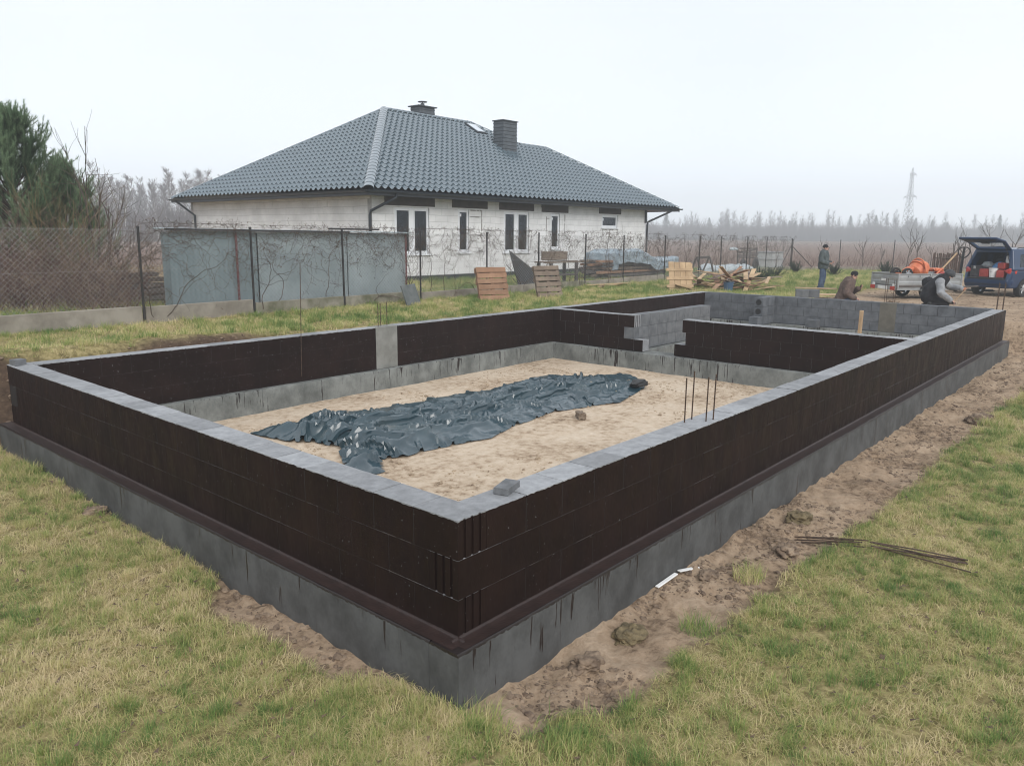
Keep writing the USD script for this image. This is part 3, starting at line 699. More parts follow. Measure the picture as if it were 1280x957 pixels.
hp('ridge_cap', caps((RX0, RY, RZ + .03), (RX1, RY, RZ + .03)), M_ROOF, smooth=50)
hp('ridge_cap', caps((27.27, R2Y, R2Z + .02), (R2X, R2Y, R2Z + .02)), M_ROOF, smooth=50)
hp('hip_cap', caps((RX1, RY, RZ + .02), (27.27, R2Y, R2Z + .02)), M_ROOF, smooth=50)
# soffit, fascia, gutters, downpipes
hp('soffit', MB().span((EX0 + .03, EY + .03, ERZ - .14), (EX1 - .03, WY, ERZ - .11)).span((EX0 + .03, WY, ERZ - .141), (WX0, EYB, ERZ - .111)).span((WX1, WY, ERZ - .141), (EX1 - .03, 28, ERZ - .111)), M_TRIM)
hp('fascia', MB().span((EX0, EY, ERZ - .16), (EX1, EY + .025, ERZ - .01)).span((EX0, EY + .025, ERZ - .16), (EX0 + .025, EYB, ERZ - .01)).span((EX1 - .025, EY + .025, ERZ - .16), (EX1, 28.06, ERZ - .01)), M_TRIM)
def gutter(p, q, out):
    p, q, o = A(p, float), A(q, float), A(out, float); a = np.linspace(np.pi, 2 * np.pi, 9); v = []
    for base in (p, q):
        v += [base + o * (.065 + .065 * np.cos(t)) + A([0, 0, .065 * np.sin(t)]) for t in a]; v += [base + o * (.065 + .057 * np.cos(t)) + A([0, 0, .057 * np.sin(t) + .002]) for t in a[::-1]]
    f = []
    for j in range(18):
        k = (j + 1) % 18; f += [[j, k, 18 + k], [j, 18 + k, 18 + j]]
    return hp('gutter', (v, f), M_TRIM, smooth=40)
gutter((EX0 - .13, EY, ERZ - .01), (EX1 + .13, EY, ERZ - .01), (0, -1, 0)); gutter((EX0, EYB, ERZ - .011), (EX0, EY - .1, ERZ - .011), (-1, 0, 0))
hp('downpipe', MB().tube([(14.75, EY - .06, ERZ - .06), (14.75, EY - .02, ERZ - .2), (14.12, 18.2, ERZ - .66), (14.12, 18.24, ERZ - .8), (14.12, 18.24, HZ)], .05, 10), M_TRIM, smooth=50)
hp('downpipe', MB().tube([(33.5, EY - .06, ERZ - .06), (33.5, EY, ERZ - .16), (32.22, 18.2, ERZ - .72), (32.2, 18.22, ERZ - .86), (32.2, 18.22, HZ)], .05, 10), M_TRIM, smooth=50)
hp('downpipe', MB().tube([(EX0 - .06, EYB - .5, ERZ - .05), (EX0, EYB - .5, ERZ - .12), (WX0 - .1, WYB - .3, ERZ - .7), (WX0 - .1, WYB - .3, HZ)], .05, 8), M_TRIM, smooth=50)
hp('beam_end', MB().span((WX1 - .12, WY - .08, 3.35), (WX1 + .02, WY - .021, EZ), ch=.01), M_TRIM)
# chimneys
M_CHIM = mat('chimney_boards', (.045, .055, .065), (.07, .082, .094), 4, 3, .55, .1, rnd=.08)
def chimney(x, y, w, d, z0, z1, pipe=False, over=.06):
    core_ = hp('chimney', MB().span((x - w / 2 + .02, y - d / 2 + .02, z0), (x + w / 2 - .02, y + d / 2 - .02, z1)), M_TRIM)
    z = z0; h = .16
    while z < z1 - .05:
        zt = min(z + h - .008, z1); m = MB()
        v = []
        for (o, zz) in ((.02, z), (0, zt)):
            v += [(x - w / 2 - o, y - d / 2 - o, zz), (x + w / 2 + o, y - d / 2 - o, zz), (x + w / 2 + o, y + d / 2 + o, zz), (x - w / 2 - o, y + d / 2 + o, zz)]
        m.add(v, [[0, 1, 5], [0, 5, 4], [1, 2, 6], [1, 6, 5], [2, 3, 7], [2, 7, 6], [3, 0, 4], [3, 4, 7], [4, 5, 6], [4, 6, 7], [0, 2, 1], [0, 3, 2]])
        house.part('cladding_board', m, M_CHIM, parent=core_, world=True); z += h
    house.part('chimney_cap', MB().span((x - w / 2 - over, y - d / 2 - over, z1), (x + w / 2 + over, y + d / 2 + over, z1 + .05), ch=.01), M_CHIM, parent=core_, world=True)
    if pipe: house.part('cowl', MB().lathe([(.001, 0), (.09, 0), (.09, .14), (.02, .14), (.02, .2), (.22, .2), (.22, .225), (.001, .235)], 14, c=(x, y, z1 + .05)), M_CHIM, parent=core_, world=True)
chimney(22.86, 25.0, .95, .6, 7.6, 8.52, True, .1); chimney(25.45, 22.1, .95, .62, 6.2, 7.92)
# roof window near the ridge
c0 = A([25.15, 23.75, 0]); c0[2] = ERZ + (c0[1] - EY) * (RZ - ERZ) / run + .09
Rm = np.stack([A([1, 0, 0]), upf, np.cross([1, 0, 0], upf)], 1)
rw = house.part('roof_window', MB().box(c0, (.66, 1.0, .1), Rm, ch=.02), M_TRIM, world=True)
house.part('pane', MB().box(c0 + Rm[:, 2] * .056, (.5, .82, .01), Rm), mat('roof_glass', (.5, .55, .6), (.6, .65, .7), rough=.08, spec=.8), parent=rw, world=True)

# ------------------------------------------------------------------ fences
M_POST = mat('black_post', (.012, .012, .013), (.022, .02, .02), 6, 3, .5)
M_WIRE = mat('galvanised_wire', (.24, .24, .245), (.38, .38, .385), 9, 3, .5, metal=.2)
M_PLINTH = mat('old_concrete_slab', (.16, .14, .115), (.28, .255, .215), 2.2, 6, .95, .4, 30)
M_MOSS = mat('mossy_slab', (.1, .1, .06), (.25, .23, .19), 3, 6, .95, .4, 30)
M_VINE = mat('vine_bark', (.05, .035, .026), (.11, .082, .064), 7, 3, .85)
PX = [(172, 402), (320, 394), (437, 386), (528, 378), (608, 371), (676, 366), (733, 361), (783, 357), (826, 352), (865, 348), (900, 346), (931, 343), (959, 341), (987, 338)]
posts = []
for x, y in PX:
    p = atz(x, y, 1.03 - (x - 172) / 815 * .2); posts.append(p)
posts = np.array(posts); lx = np.polyfit(posts[:, 0], posts[:, 1], 1)
fpts = [A([px_, np.polyval(lx, px_), 0]) for px_ in (-6.8, -4.2, -1.65, .9)] + [A([p[0], np.polyval(lx, p[0]), 0]) for p in posts]
for p in fpts: p[2] = float(upper(p[0], p[1])) 
corner = fpts[-1]
bpts = [corner] + [A([*atz(x, 337, z)[:2], z]) for x, z in ((1048, .82), (1115, .8), (1190, .78), (1262, .76), (1330, .74), (1400, .72))]
def chain_link(a, b, h, z_off, sag=.015, pitch=.065, r=.0026):
    """two families of crossing wires between two posts, clipped to the panel"""
    L = np.linalg.norm((b - a)[:2]); d = (b - a) / L; nrm = np.array([-d[1], d[0], 0]); m = MB(); P0, P1 = [], []
    k = pitch * math.sqrt(2)
    for fam in (1, -1):
        for s in np.arange(-h, L + h, k):
            # point moves s + fam*t , height t
            t0, t1 = 0.0, h
            lo, hi = sorted(((0 - s) / fam, (L - s) / fam)); t0, t1 = max(t0, lo), min(t1, hi)
            if t1 - t0 < .02: continue
            n = max(2, int((t1 - t0) / .3)); ts = np.linspace(t0, t1, n + 1)
            pp = [a + d * (s + fam * t) + A([0, 0, z_off + t]) + nrm * (.006 * fam + .02 * float(nz(s + fam * t, t, 2.3, 71, 2)) * math.sin(math.pi * min(1, max(0, (s + fam * t) / L)))) for t in ts]
            P0 += pp[:-1]; P1 += pp[1:]
    m.prisms(P0, P1, r, r)
    for hh in (.02, h * .5, h - .02):       # tension wires
        m.prisms([a + A([0, 0, z_off + hh])], [b + A([0, 0, z_off + hh])], .002, .002, 4)
    return m
def build_fence(f, pts_, base_h, mesh_h, first_thick=0, brace=()):
    f.prim  # posts, slabs, wire
    for i, p in enumerate(pts_):
        top = base_h + mesh_h + .06 + rng.uniform(-.02, .03); ln = rng.normal(0, .012, 2)
        f.part('post', MB().tube([p + A([0, 0, -.3]), p + A([*ln * .6, top * .6]), p + A([*ln, top])], .024, 8).lathe([(.001, .02), (.02, .018), (.027, .004), (.027, -.02)], 8, c=p + A([*ln, top])), M_POST, world=True)
    for i in range(len(pts_) - 1):
        a, b = pts_[i], pts_[i + 1]; L = np.linalg.norm((b - a)[:2]); an = math.atan2(b[1] - a[1], b[0] - a[0])
        h = base_h * (1.3 if i < first_thick else 1.0); m = MB()
        c = (a + b) / 2; v, fc = cbox((L - .09, .05, h + .5), .01)
        f.part('plinth_slab', MB().box(c + A([0, 0, h / 2 - .25 + rng.uniform(-.015, .015)]), (L - .07, .055, h + .5), rotz(an), ch=.012), M_PLINTH if i < 5 or rng.random() < .4 else M_MOSS, world=True)
        f.part('wire_mesh', chain_link(a, b, mesh_h, base_h * 1.02), M_WIRE, world=True, kind='stuff')
    for (k, d) in brace:
        p = pts_[k]; f.part('brace', MB().tube([p + A([0, 0, base_h + mesh_h * .78]), p + A([d[0], d[1], -.05])], .02, 8), M_POST, world=True)
fence = Thing('chain_link_fence', 'chain-link fence with black posts and low concrete slabs along the bungalow plot', 'fence', tuple(fpts[0]))
dx = (fpts[-2] - fpts[-1]) * .5
build_fence(fence, fpts, .24, 1.5, 5, brace=((len(fpts) - 1, dx),))
fence2 = Thing('chain_link_fence', 'chain-link fence with dark posts running behind the standing man and the trailer', 'fence', tuple(bpts[0]))
dx2 = (bpts[1] - bpts[0]) * .5
build_fence(fence2, [bpts[0] + A([.06, -.04, 0])] + bpts[1:], .18, 1.5, 0, brace=((0, dx2),))

M_LEAF = mat('dead_leaf', (.07, .045, .03), (.16, .105, .065), 20, 3, .8)
def tris(P, D, L, W):
    """one thin triangle leaf/needle per row: base P, direction D, length L, width W"""
    x, _ = basis(D); D = D / np.linalg.norm(D, axis=1, keepdims=True)
    v = np.stack([P - x * W[:, None] / 2, P + x * W[:, None] / 2, P + D * L[:, None]], 1).reshape(-1, 3)
    return v, np.arange(len(v)).reshape(-1, 3)
def wander(p, d, L, step, wob, r0, r1, grav=0.0, plane=None):
    n = max(3, int(L / step)); pts_ = [A(p, float)]; d = A(d, float); d /= np.linalg.norm(d)
    for i in range(n):
        d = d + rng.normal(0, wob, 3) + A([0, 0, grav])
        if plane is not None: d = d - plane * (d @ plane) * .8
        d /= np.linalg.norm(d); pts_.append(pts_[-1] + d * step)
    return np.array(pts_), np.linspace(r0, r1, n + 1)
def add_curve(store, pts_, r):
    store[0].append(pts_[:-1]); store[1].append(pts_[1:]); store[2].append(r[:-1]); store[3].append(r[1:])
def flush(store, n=3):
    return MB().prisms(np.concatenate(store[0]), np.concatenate(store[1]), np.concatenate(store[2]), np.concatenate(store[3]), n)
# bare vines climbing each bay of the fence
for i in range(4, len(fpts) - 1):
    a, b = fpts[i], fpts[i + 1]; d = (b - a); L = np.linalg.norm(d); d = d / L; nrm = np.array([-d[1], d[0], 0]); st = ([], [], [], []); lv = []
    th = Thing('climbing_vine', 'bare brown climbing vine tangled in the wires of the chain-link fence', 'vine', tuple(a), group='vines on the chain-link fence')
    for _ in range(3 if i < 12 else 2):                    # stems
        s = rng.uniform(.1, L - .1); base = a + d * s + nrm * rng.uniform(-.05, .05) + A([0, 0, .1])
        pts_, r = wander(base, A([0, 0, 1]) + d * rng.normal(0, .5), rng.uniform(1.2, 1.9), .06, .24, .011, .005, .05, nrm); add_curve(st, pts_, r)
        for _ in range(3):
            q = pts_[rng.integers(3, len(pts_))]
            p2, r2 = wander(q, d * rng.choice([-1, 1]) + A([0, 0, .5]), rng.uniform(.5, 1.1), .045, .32, .0055, .0025, 0, nrm); add_curve(st, p2, r2)
    for _ in range(66 if i < 12 else 40):                   # curls along the top
        s = rng.uniform(0, L); z = .25 + 1.5 * (1 - abs(rng.normal(0, .22)))
        pts_, r = wander(a + d * s + A([0, 0, z]), d * rng.choice([-1, 1]) + A([0, 0, rng.normal(0, .8)]), rng.uniform(.4, 1.7), .04, .34, .0042, .0016, rng.uniform(-.05, .03), nrm)
        pts_[:, 2] = np.minimum(pts_[:, 2], a[2] + 1.86); add_curve(st, pts_, r)
        for q in pts_[::3]:
            p2, r2 = wander(q, rng.normal(0, 1, 3), rng.uniform(.05, .2), .03, .4, .0032, .0015); add_curve(st, p2, r2); lv.append(p2[-1])
    th.part('stems', flush(st), M_VINE, world=True, kind='stuff'); lv = A(lv); lv = lv[rng.random(len(lv)) < .35]
    th.part('dead_leaves', MB().add(*tris(lv, rng.normal(0, 1, (len(lv), 3)) + A([0, 0, -.6]), rng.uniform(.025, .05, len(lv)), np.full(len(lv), .03))), M_LEAF, world=True, kind='stuff')

# ------------------------------------------------------------------ galvanised shed behind the fence
M_ZINC = mat('zinc_sheet', (.17, .225, .245), (.27, .335, .355), .9, 5, .42, .08, 8, metal=.3, spec=.6, lo=.3, hi=.7)
M_ZINC2 = mat('pale_zinc_sheet', (.25, .305, .325), (.44, .5, .52), .8, 5, .42, .08, 8, metal=.35, spec=.6, lo=.3, hi=.7)
M_RED = mat('maroon_paint', (.12, .04, .045), (.19, .07, .07), 10, 3, .6)
sy_ = 12.62
xs = [aty(p_x, 330, sy_)[0] for p_x in (213, 323, 435, 507)]
zt_, zb_ = 2.72, 1.0
shed = Thing('tin_shed', 'long narrow shed of galvanized sheets right behind the vine-covered fence', 'shed', (xs[0], sy_, zb_))
def corr(x0, x1, y, z0, z1, pitch, amp, dx=.02, lean=0.0):
    x = np.arange(x0, x1, dx); z = np.linspace(z0, z1, 9); XX, ZZ = np.meshgrid(x, z, indexing='ij')
    ph = (XX % pitch) / pitch; w = amp * np.clip(np.abs(ph - .5) * 6 - 1, -1, 1) + .02 * nz(XX, ZZ, 1.5, 81)
    P = np.stack([XX, y + w + lean * (ZZ - z0), ZZ], -1).reshape(-1, 3); i_ = np.arange(XX.size).reshape(XX.shape)
    q_ = np.stack([i_[:-1, :-1], i_[1:, :-1], i_[1:, 1:], i_[:-1, 1:]], -1).reshape(-1, 4)
    return P, np.vstack([q_[:, [0, 1, 2]], q_[:, [0, 2, 3]]])
for j, (a_, b_, m_) in enumerate(((xs[0], xs[1] - .01, M_ZINC), (xs[1] + .01, xs[2] - .005, M_ZINC2), (xs[2] + .005, xs[3], M_ZINC2))):
    shed.part('wall_sheet', corr(a_, b_, sy_ + .006 * j, zb_, zt_ + .03 - .025 * j,   .11, .003 if j == 0 else .002), m_, world=True, label='darker corrugated sheet' if j == 0 else None)
shed.part('side_wall', MB().span((xs[0], sy_ + .03, zb_), (xs[0] + .02, sy_ + .32, zt_)).span((xs[3] - .02, sy_ + .03, zb_), (xs[3], sy_ + .32, zt_)).span((xs[0], sy_ + .32, zb_), (xs[3], sy_ + .34, zt_)), M_ZINC, world=True)
shed.part('roof_sheet', MB().box(((xs[0] + xs[3]) / 2 - .02, sy_ + .13, zt_ + .045), (xs[3] - xs[0] + .2, .62, .03), roty(.006) @ rotx(.02), ch=.008), M_ZINC2, world=True)
shed.part('roof_edge', MB().box(((xs[0] + xs[2]) / 2 - .1, sy_ - .17, zt_ + .035), (xs[2] - xs[0] + .1, .04, .055), roty(.006), ch=.008), M_POST, world=True)
for px_ in (297, 508):
    x_ = aty(px_, 330, sy_ - .06)[0]; shed.part('corner_post', MB().span((x_ - .02, sy_ - .07, zb_ - .05), (x_ + .02, sy_ - .03, zt_ + .0), ch=.006), M_RED, world=True)
# ladder-like strip of boards on its roof
single('dark_board', MB().box((aty(443, 286, sy_ + .15)[0], sy_ + .15, zt_ + .1), (1.5, .2, .04), rotz(.05), ch=.008), M_POST, 'dark board lying on top of the galvanized shed', 'board')

# ------------------------------------------------------------------ timber, pallets, panels by the fence
def wood(name, c1, c2, st=(1.5, 14, 14)): return mat(name, c1, c2, 3, 5, .85, .35, 12, obj_space=False, rnd=.18, lo=.3, hi=.7)
M_PINEB = wood('fresh_board', (.3, .2, .115), (.46, .33, .2)); M_REDB = wood('reddish_board', (.19, .1, .058), (.31, .185, .115)); M_OLDB = wood('weathered_board', (.12, .09, .068), (.24, .185, .14)); M_GREYB = wood('grey_timber', (.055, .046, .042), (.12, .105, .098))
def leaning(name, label, cat, px_l, px_r, py_t, py_b, m_, nb, gap, mount):
    """a pallet set on edge, leaning on the fence: boards, stringers"""
    bl, br = on_ground(px_l, py_b), on_ground(px_r, py_b - 1)
    w = np.linalg.norm((br - bl)[:2]); an = math.atan2(br[1] - bl[1], br[0] - bl[0])
    d_ = depth_of((bl + br) / 2); h = (py_b - py_t) / F_PX * d_ * 1.03
    t_ = Thing(name, label, cat, tuple(bl), an); tilt = rotx(-.3)
    bh = (h - gap * (nb - 1)) / nb
    for i in range(nb):
        b = MB().box((0, 0, 0), (w, .022, bh * rng.uniform(.9, 1.02)), ch=.004)
        v, f = b.arr(); v = v @ roty(rng.normal(0, .008)).T + A([w / 2 + rng.normal(0, .01), 0, i * (bh + gap) + bh / 2])
        t_.part('board', (v @ tilt.T, f), m_)
    for x_ in (.06, w / 2, w - .06):
        v, f = MB().box((x_, .06, h / 2), (.09, .095, h), ch=.005).arr(); t_.part('stringer', (v @ tilt.T, f), m_)
    for i in (0, nb // 2, nb - 1):
        v, f = MB().box((w / 2, .12, i * (bh + gap) + bh / 2), (w, .02, bh), ch=.004).arr(); t_.part('rear_board', (v @ tilt.T, f), m_)
    return t_
leaning('pallet', 'reddish wooden pallet leaning upright on the fence, left of the weathered one', 'pallet', 600, 637, 335, 376, M_REDB, 6, .018, 0)
leaning('pallet', 'weathered brown pallet leaning on the fence, right of the reddish one', 'pallet', 673, 704, 333, 372, M_OLDB, 6, .03, 0)
# grey slab leaning at the shed corner
s0 = on_ground(509, 382); dd = depth_of(s0)
t_ = Thing('grey_slab', 'small dark grey slab leaning on the fence at the shed corner', 'slab', tuple(s0), .1)
v, f = MB().box((.24, 0, .25), (.5, .05, .52), ch=.01).arr(); t_.part('slab', (v @ rotx(-.35).T @ roty(-.06).T, f), mat('slab_grey', (.075, .085, .085), (.12, .13, .13), 5, 5, .8, .3))
# dark angular sheet standing behind the fence
p0, p1, p2, p3 = aty(637, 313, 13.4), aty(668, 338, 13.4), aty(669, 372, 13.2), aty(652, 370, 13.2)
single('dark_sheet', MB().tm(m3.Manifold.hull_points(np.array([q_ + o for q_ in (p0, p1, p2, p3) for o in (A([0, 0, 0]), A([0, .03, 0]))]))), mat('roofing_felt', (.03, .031, .035), (.05, .05, .055), 6, 4, .7, .3), 'dark pointed sheet leaning upright behind the fence between the two pallets', 'sheet')
# work table of rough timber behind the weathered pallet
tb = aty(706, 352, 13.6); t_ = Thing('rough_table', 'rough grey wooden work table behind the fence beside the weathered pallet', 'table', (tb[0] - .9, 13.6, 1.0))
for i in range(3): t_.part('table_board', MB().box((.9, .12 + i * .2, .78 + rng.normal(0, .006)), (2.0, .18, .05), rotz(rng.normal(0, .01)), ch=.006), M_OLDB)
for x_, y_ in ((.15, .05), (1.65, .05), (.15, .6), (1.65, .6)): t_.part('leg', MB().span((x_ - .05, y_ - .05, 0), (x_ + .05, y_ + .05, .75), ch=.006), M_GREYB)
t_.part('shelf', MB().span((.1, .0, .3), (1.7, .62, .34), ch=.006), M_GREYB)
single('wooden_crate', MB().span((tb[0] - .7, 13.75, 1.84), (tb[0] + .35, 14.15, 2.14), ch=.02), M_OLDB, 'brown wooden box standing on the rough work table behind the fence', 'box')
# timber stack covered with a pale blue sheet
def sheet_over(x0, x1, y0, y1, ztop, name, label, m_, seed, drop=.7, peak=None):
    u = np.linspace(-.5, 1.5, 150); w = np.linspace(-.6, 1.6, 90); U, W = np.meshgrid(u, w, indexing='ij')
    over = np.maximum(np.maximum(-U, U - 1), np.maximum(-W, W - 1) * .8); over = np.maximum(over, 0)
    XX, YY = x0 + np.clip(U, -.06 - .05 * over, 1.06) * (x1 - x0), y0 + np.clip(W, -.1, 1.1) * (y1 - y0)
    n_ = np.abs(nz(U * 5, W * 4, 1.2, seed, 4)); XX += .06 * (nz(U * 6, W * 6, 1, seed + 1)); YY += .14 * nz(U * 7, W * 3, 1.5, seed + 2) * (over > 0)
    ZZ = ztop + .22 * nz(U * 3, W * 2, 1, seed + 3) - .25 * n_ - drop * np.minimum(over / .5, 1) * (1 + .6 * nz(U * 4, W * 1, 2, seed + 4))
    if peak is not None: ZZ += peak(U, W)
    i_ = np.arange(U.size).reshape(U.shape); q_ = np.stack([i_[:-1, :-1], i_[1:, :-1], i_[1:, 1:], i_[:-1, 1:]], -1).reshape(-1, 4)
    return single(name, (np.stack([XX, YY, ZZ], -1).reshape(-1, 3), np.vstack([q_[:, [0, 1, 2]], q_[:, [0, 2, 3]]])), m_, label, 'tarpaulin', smooth=35)
M_PTARP = mat('pale_blue_sheet', (.2, .26, .31), (.36, .43, .48), 4, 4, .4, .3, 20)
xa, xb = aty(772, 330, 14.3)[0], aty(838, 325, 14.3)[0]
sheet_over(xa, xb, 14.2, 15.6, 2.02, 'tarpaulin', 'pale blue plastic sheet draped over the timber stack behind the fence', M_PTARP, 90, .5, lambda U, W: .18 * np.sin(U * 5 + .6) * (U < 1.1) - .12 * U)
ts = Thing('timber_stack', 'stack of brown boards behind the fence under the pale blue sheet', 'timber', (xa - .5, 14.25, .93))
for r_ in range(6):
    for c_ in range(5):
        ts.part('plank', MB().box(((xb - xa) / 2 + rng.normal(.1, .25), .14 + c_ * .26, .06 + r_ * .14), (xb - xa + rng.uniform(.2, 1.0), .2, .1), rotz(rng.normal(0, .02)), ch=.008), (M_GREYB, M_OLDB, M_REDB)[rng.integers(0, 3)])
# pale shuttering panel leaning at the end of the plank pile, and the pile
g0 = on_ground(836, 363)
t_ = Thing('shuttering_panel', 'pale new wooden shuttering panel with cross battens, leaning beside the plank pile', 'panel', tuple(g0), -.75)
for i in range(4):
    v, f = MB().box((.12 + i * .2, 0, .5), (.19, .025, .98 + rng.uniform(-.06, .04)), ch=.004).arr(); t_.part('board', (v @ rotx(-.28).T, f), M_PINEB)
for z_ in (.15, .42, .72):
    v, f = MB().box((.4, -.028, z_), (.95, .025, .1), rotz(0) @ roty(rng.normal(0, .03)), ch=.004).arr(); t_.part('batten', (v @ rotx(-.28).T, f), M_PINEB)
g1 = on_ground(860, 362)
for i, (x_, h_) in enumerate(((0, .95), (.17, .9))):
    v, f = MB().box((0, 0, .48), (.14, .035, h_ * 1.05), ch=.004).arr()
    single('leaning_board', (v @ rotx(-.3).T @ roty(.1 + .03 * i).T @ rotz(-.5).T + g1 + A([x_, -.1 * x_, 0]), f), M_PINEB, ('single pale board leaning just right of the shuttering panel', 'second pale board leaning at the right of the shuttering panel, nearest the pile')[i], 'board')
pile = Thing('plank_pile', 'loose heap of pale and reddish planks beyond the far corner of the foundation', 'plank pile', tuple(on_ground(910, 362)), -.35)
for i in range(64):
    lay_ = i // 16; L_ = rng.uniform(.9, 2.6)
    c_ = A([rng.normal(0, 1.0), rng.normal(0, .45),   .05 + lay_ * .15 + rng.uniform(0, .08)])
    pile.part('plank', MB().box(c_, (L_, rng.uniform(.09, .17), .028), rotz(rng.normal(.5, .45)) @ roty(rng.normal(0, .14)), ch=.004), (M_PINEB, M_PINEB, M_REDB, M_OLDB)[rng.integers(0, 4)])
g2 = on_ground(745, 361)
for i in range(4):
    single('plank', MB().box(g2 + A([rng.normal(1.2, .5), rng.normal(0, .25), .03 + .03 * i]), (rng.uniform(1.2, 2.2), .13, .028), rotz(rng.normal(0, .25)), ch=.004), M_PINEB, 'pale plank lying on the grass below the pale blue sheet', 'plank', 'planks below the pale blue sheet')
# blue bucket by the pile
M_BLUE = mat('blue_plastic', (.035, .07, .13), (.05, .095, .165), 4, 3, .45)
gb = on_ground(910, 366) + A([0, 0, .0])
t_ = Thing('blue_bucket', 'blue plastic bucket standing in front of the plank pile', 'bucket', tuple(gb))
t_.part('body', MB().lathe([(.001, 0), (.13, 0), (.135, .01), (.17, .34), (.185, .345), (.185, .37), (.165, .37), (.13, .03), (.001, .03)], 20), M_BLUE, smooth=40)
t_.part('handle', MB().tube([(.18 * math.cos(a_), .02, .35 + .0 + .12 * math.sin(a_)) for a_ in np.linspace(0, math.pi, 10)], .006, 6), M_WIRE)
# rubble bags and odd things behind the fence
M_BAG = mat('white_plastic_sack', (.36, .42, .46), (.6, .64, .66), 7, 4, .5, .4, 25)
def blob(c, size, seed, amp=.25, sub=3):
    s_ = trimesh.creation.icosphere(sub); v = np.array(s_.vertices); n_ = meshkit.fbm(v * 1.8 + seed * 7.3, 4, seed) - .5
    v = v * (1 + amp * 2 * n_[:, None]) * A(size); v[:, 2] = np.maximum(v[:, 2], -size[2] * .55); return v + A(c), np.array(s_.faces)
for i, (px_, py_, w_) in enumerate(((884, 337, .5), (893, 339, .55), (905, 340, .6), (913, 337, .5), (922, 340, .6), (930, 338, .55), (915, 343, .5), (899, 343, .45))):
    q_ = aty(px_, py_, 14.6); q_[2] = max(q_[2], .98)
    single('plastic_sack', blob(q_, (w_, .42, .3), i + 3, .3), M_BAG, 'crumpled pale blue-white plastic sack in the heap behind the far fence', 'sack', 'plastic sacks heaped behind the fence', smooth=30)
q_ = aty(962, 330, 15.2); t_ = Thing('white_tank', 'pale grey boxy tank standing behind the fence by the junipers', 'tank', (q_[0], 15.2, .85))
t_.part('body', MB().span((-.75, -.5, 0), (.75, .5, 1.0), ch=.06), mat('dirty_white', (.38, .39, .4), (.5, .5, .5), 4, 5, .6))
t_.part('frame', MB().span((-.78, -.53, .1), (.78, .53, .16)).span((-.78, -.53, .55), (.78, .53, .61)).span((-.78, -.53, .97), (.78, .53, 1.02)), M_WIRE)
q_ = aty(935, 322, 14.9); t_ = Thing('garden_cart', 'dark wooden cart frame standing behind the fence above the plastic sacks', 'cart', (q_[0], 14.9, .85))
for i in range(5): t_.part('rail', MB().box((0, 0, .75 + i * .12), (2.6 - .1 * i, .05, .07), roty(rng.normal(0, .03)), ch=.006), M_GREYB)
for x_ in (-1.2, -.5, .3, 1.15): t_.part('stake', MB().box((x_, .03, .65), (.07, .07, 1.3), roty(rng.normal(0, .06)), ch=.006), M_GREYB)
for x_ in (-.8, .8): t_.part('wheel', MB().lathe([(.2, -.05), (.32, -.06), (.35, 0), (.32, .06), (.2, .05)], 18, R=rotx(math.pi / 2), c=(x_, -.1, .35)), M_POST)
single('white_cloth', blob(aty(917, 311.5, 14.9), (.35, .2, .1), 33, .3), M_BAG, 'small white cloth lying on top of the dark cart frame behind the fence', 'cloth', smooth=30)
# sawhorse-like trestle
q_ = aty(878, 336, 13.9); t_ = Thing('trestle', 'dark wooden trestle standing behind the fence left of the plastic sacks', 'trestle', (q_[0], 13.9, .9))
t_.part('top_beam', MB().box((0, 0, .85), (1.5, .1, .1), rotz(.1), ch=.01), M_GREYB)
for s_ in (-1, 1):
    for k_2 in (-1, 1): t_.part('leg', MB().box((s_ * .6 + .0, k_2 * .18, .42), (.08, .06, .9), roty(.12 * s_) @ rotx(.35 * k_2), ch=.006), M_GREYB)

# ------------------------------------------------------------------ trees, shrubs
M_BARK = mat('dark_bark', (.045, .034, .028), (.1, .078, .064), 8, 4, .9)
M_TWIG = mat('reddish_twigs', (.06, .03, .024), (.125, .07, .055), 3, 3, .9)
M_TWIGY = mat('olive_twigs', (.1, .075, .03), (.17, .13, .06), 3, 3, .9)
M_BIRCH = mat('birch_bark', (.1, .095, .09), (.5, .49, .47), 1.0, 3, .8, lo=.42, hi=.5, obj_space=True, stretch=(1.2, 1.2, 3))
M_BIRCHT = mat('birch_twigs', (.1, .078, .075), (.155, .125, .12), 2, 3, .9)
def needle_mat(name, c1, c2):
    return usdkit.material(stage, LOOKS + name, {'g': ('geometry', {}), 'n': ('noise_texture', {'scale': 2.2, 'detail': 4.0}), 'r': ('rgb_ramp', {'ramp': [(.35, c1), (.65, c2)]}), 'd': ('principled_bsdf', {'roughness': .6, 'specular_ior_level': .3}), 't': ('translucent_bsdf', {}), 'm': ('mix_closure', {'fac': .42})},
                           [('g.position', 'n.vector'), ('n.fac', 'r.fac'), ('r.color', 'd.base_color'), ('r.color', 't.color'), ('d.BSDF', 'm.closure1'), ('t.BSDF', 'm.closure2')], surface='m.closure')
M_NEEDLE = needle_mat('pine_needles', (.15, .235, .13), (.28, .375, .22)); M_JUNI = needle_mat('juniper_needles', (.03, .05, .035), (.07, .1, .07))
def needles_on(pts_, n, L, W, fwd=.9, spread=.75):
    k = rng.integers(0, len(pts_) - 1, n); t = rng.random((n, 1)); P = pts_[k] * (1 - t) + pts_[k + 1] * t; d = pts_[k + 1] - pts_[k]; d /= np.linalg.norm(d, axis=1, keepdims=True)
    D = d * fwd + rng.normal(0, spread, (n, 3)); return tris(P, D, rng.uniform(.7, 1.15, n) * L, np.full(n, W))
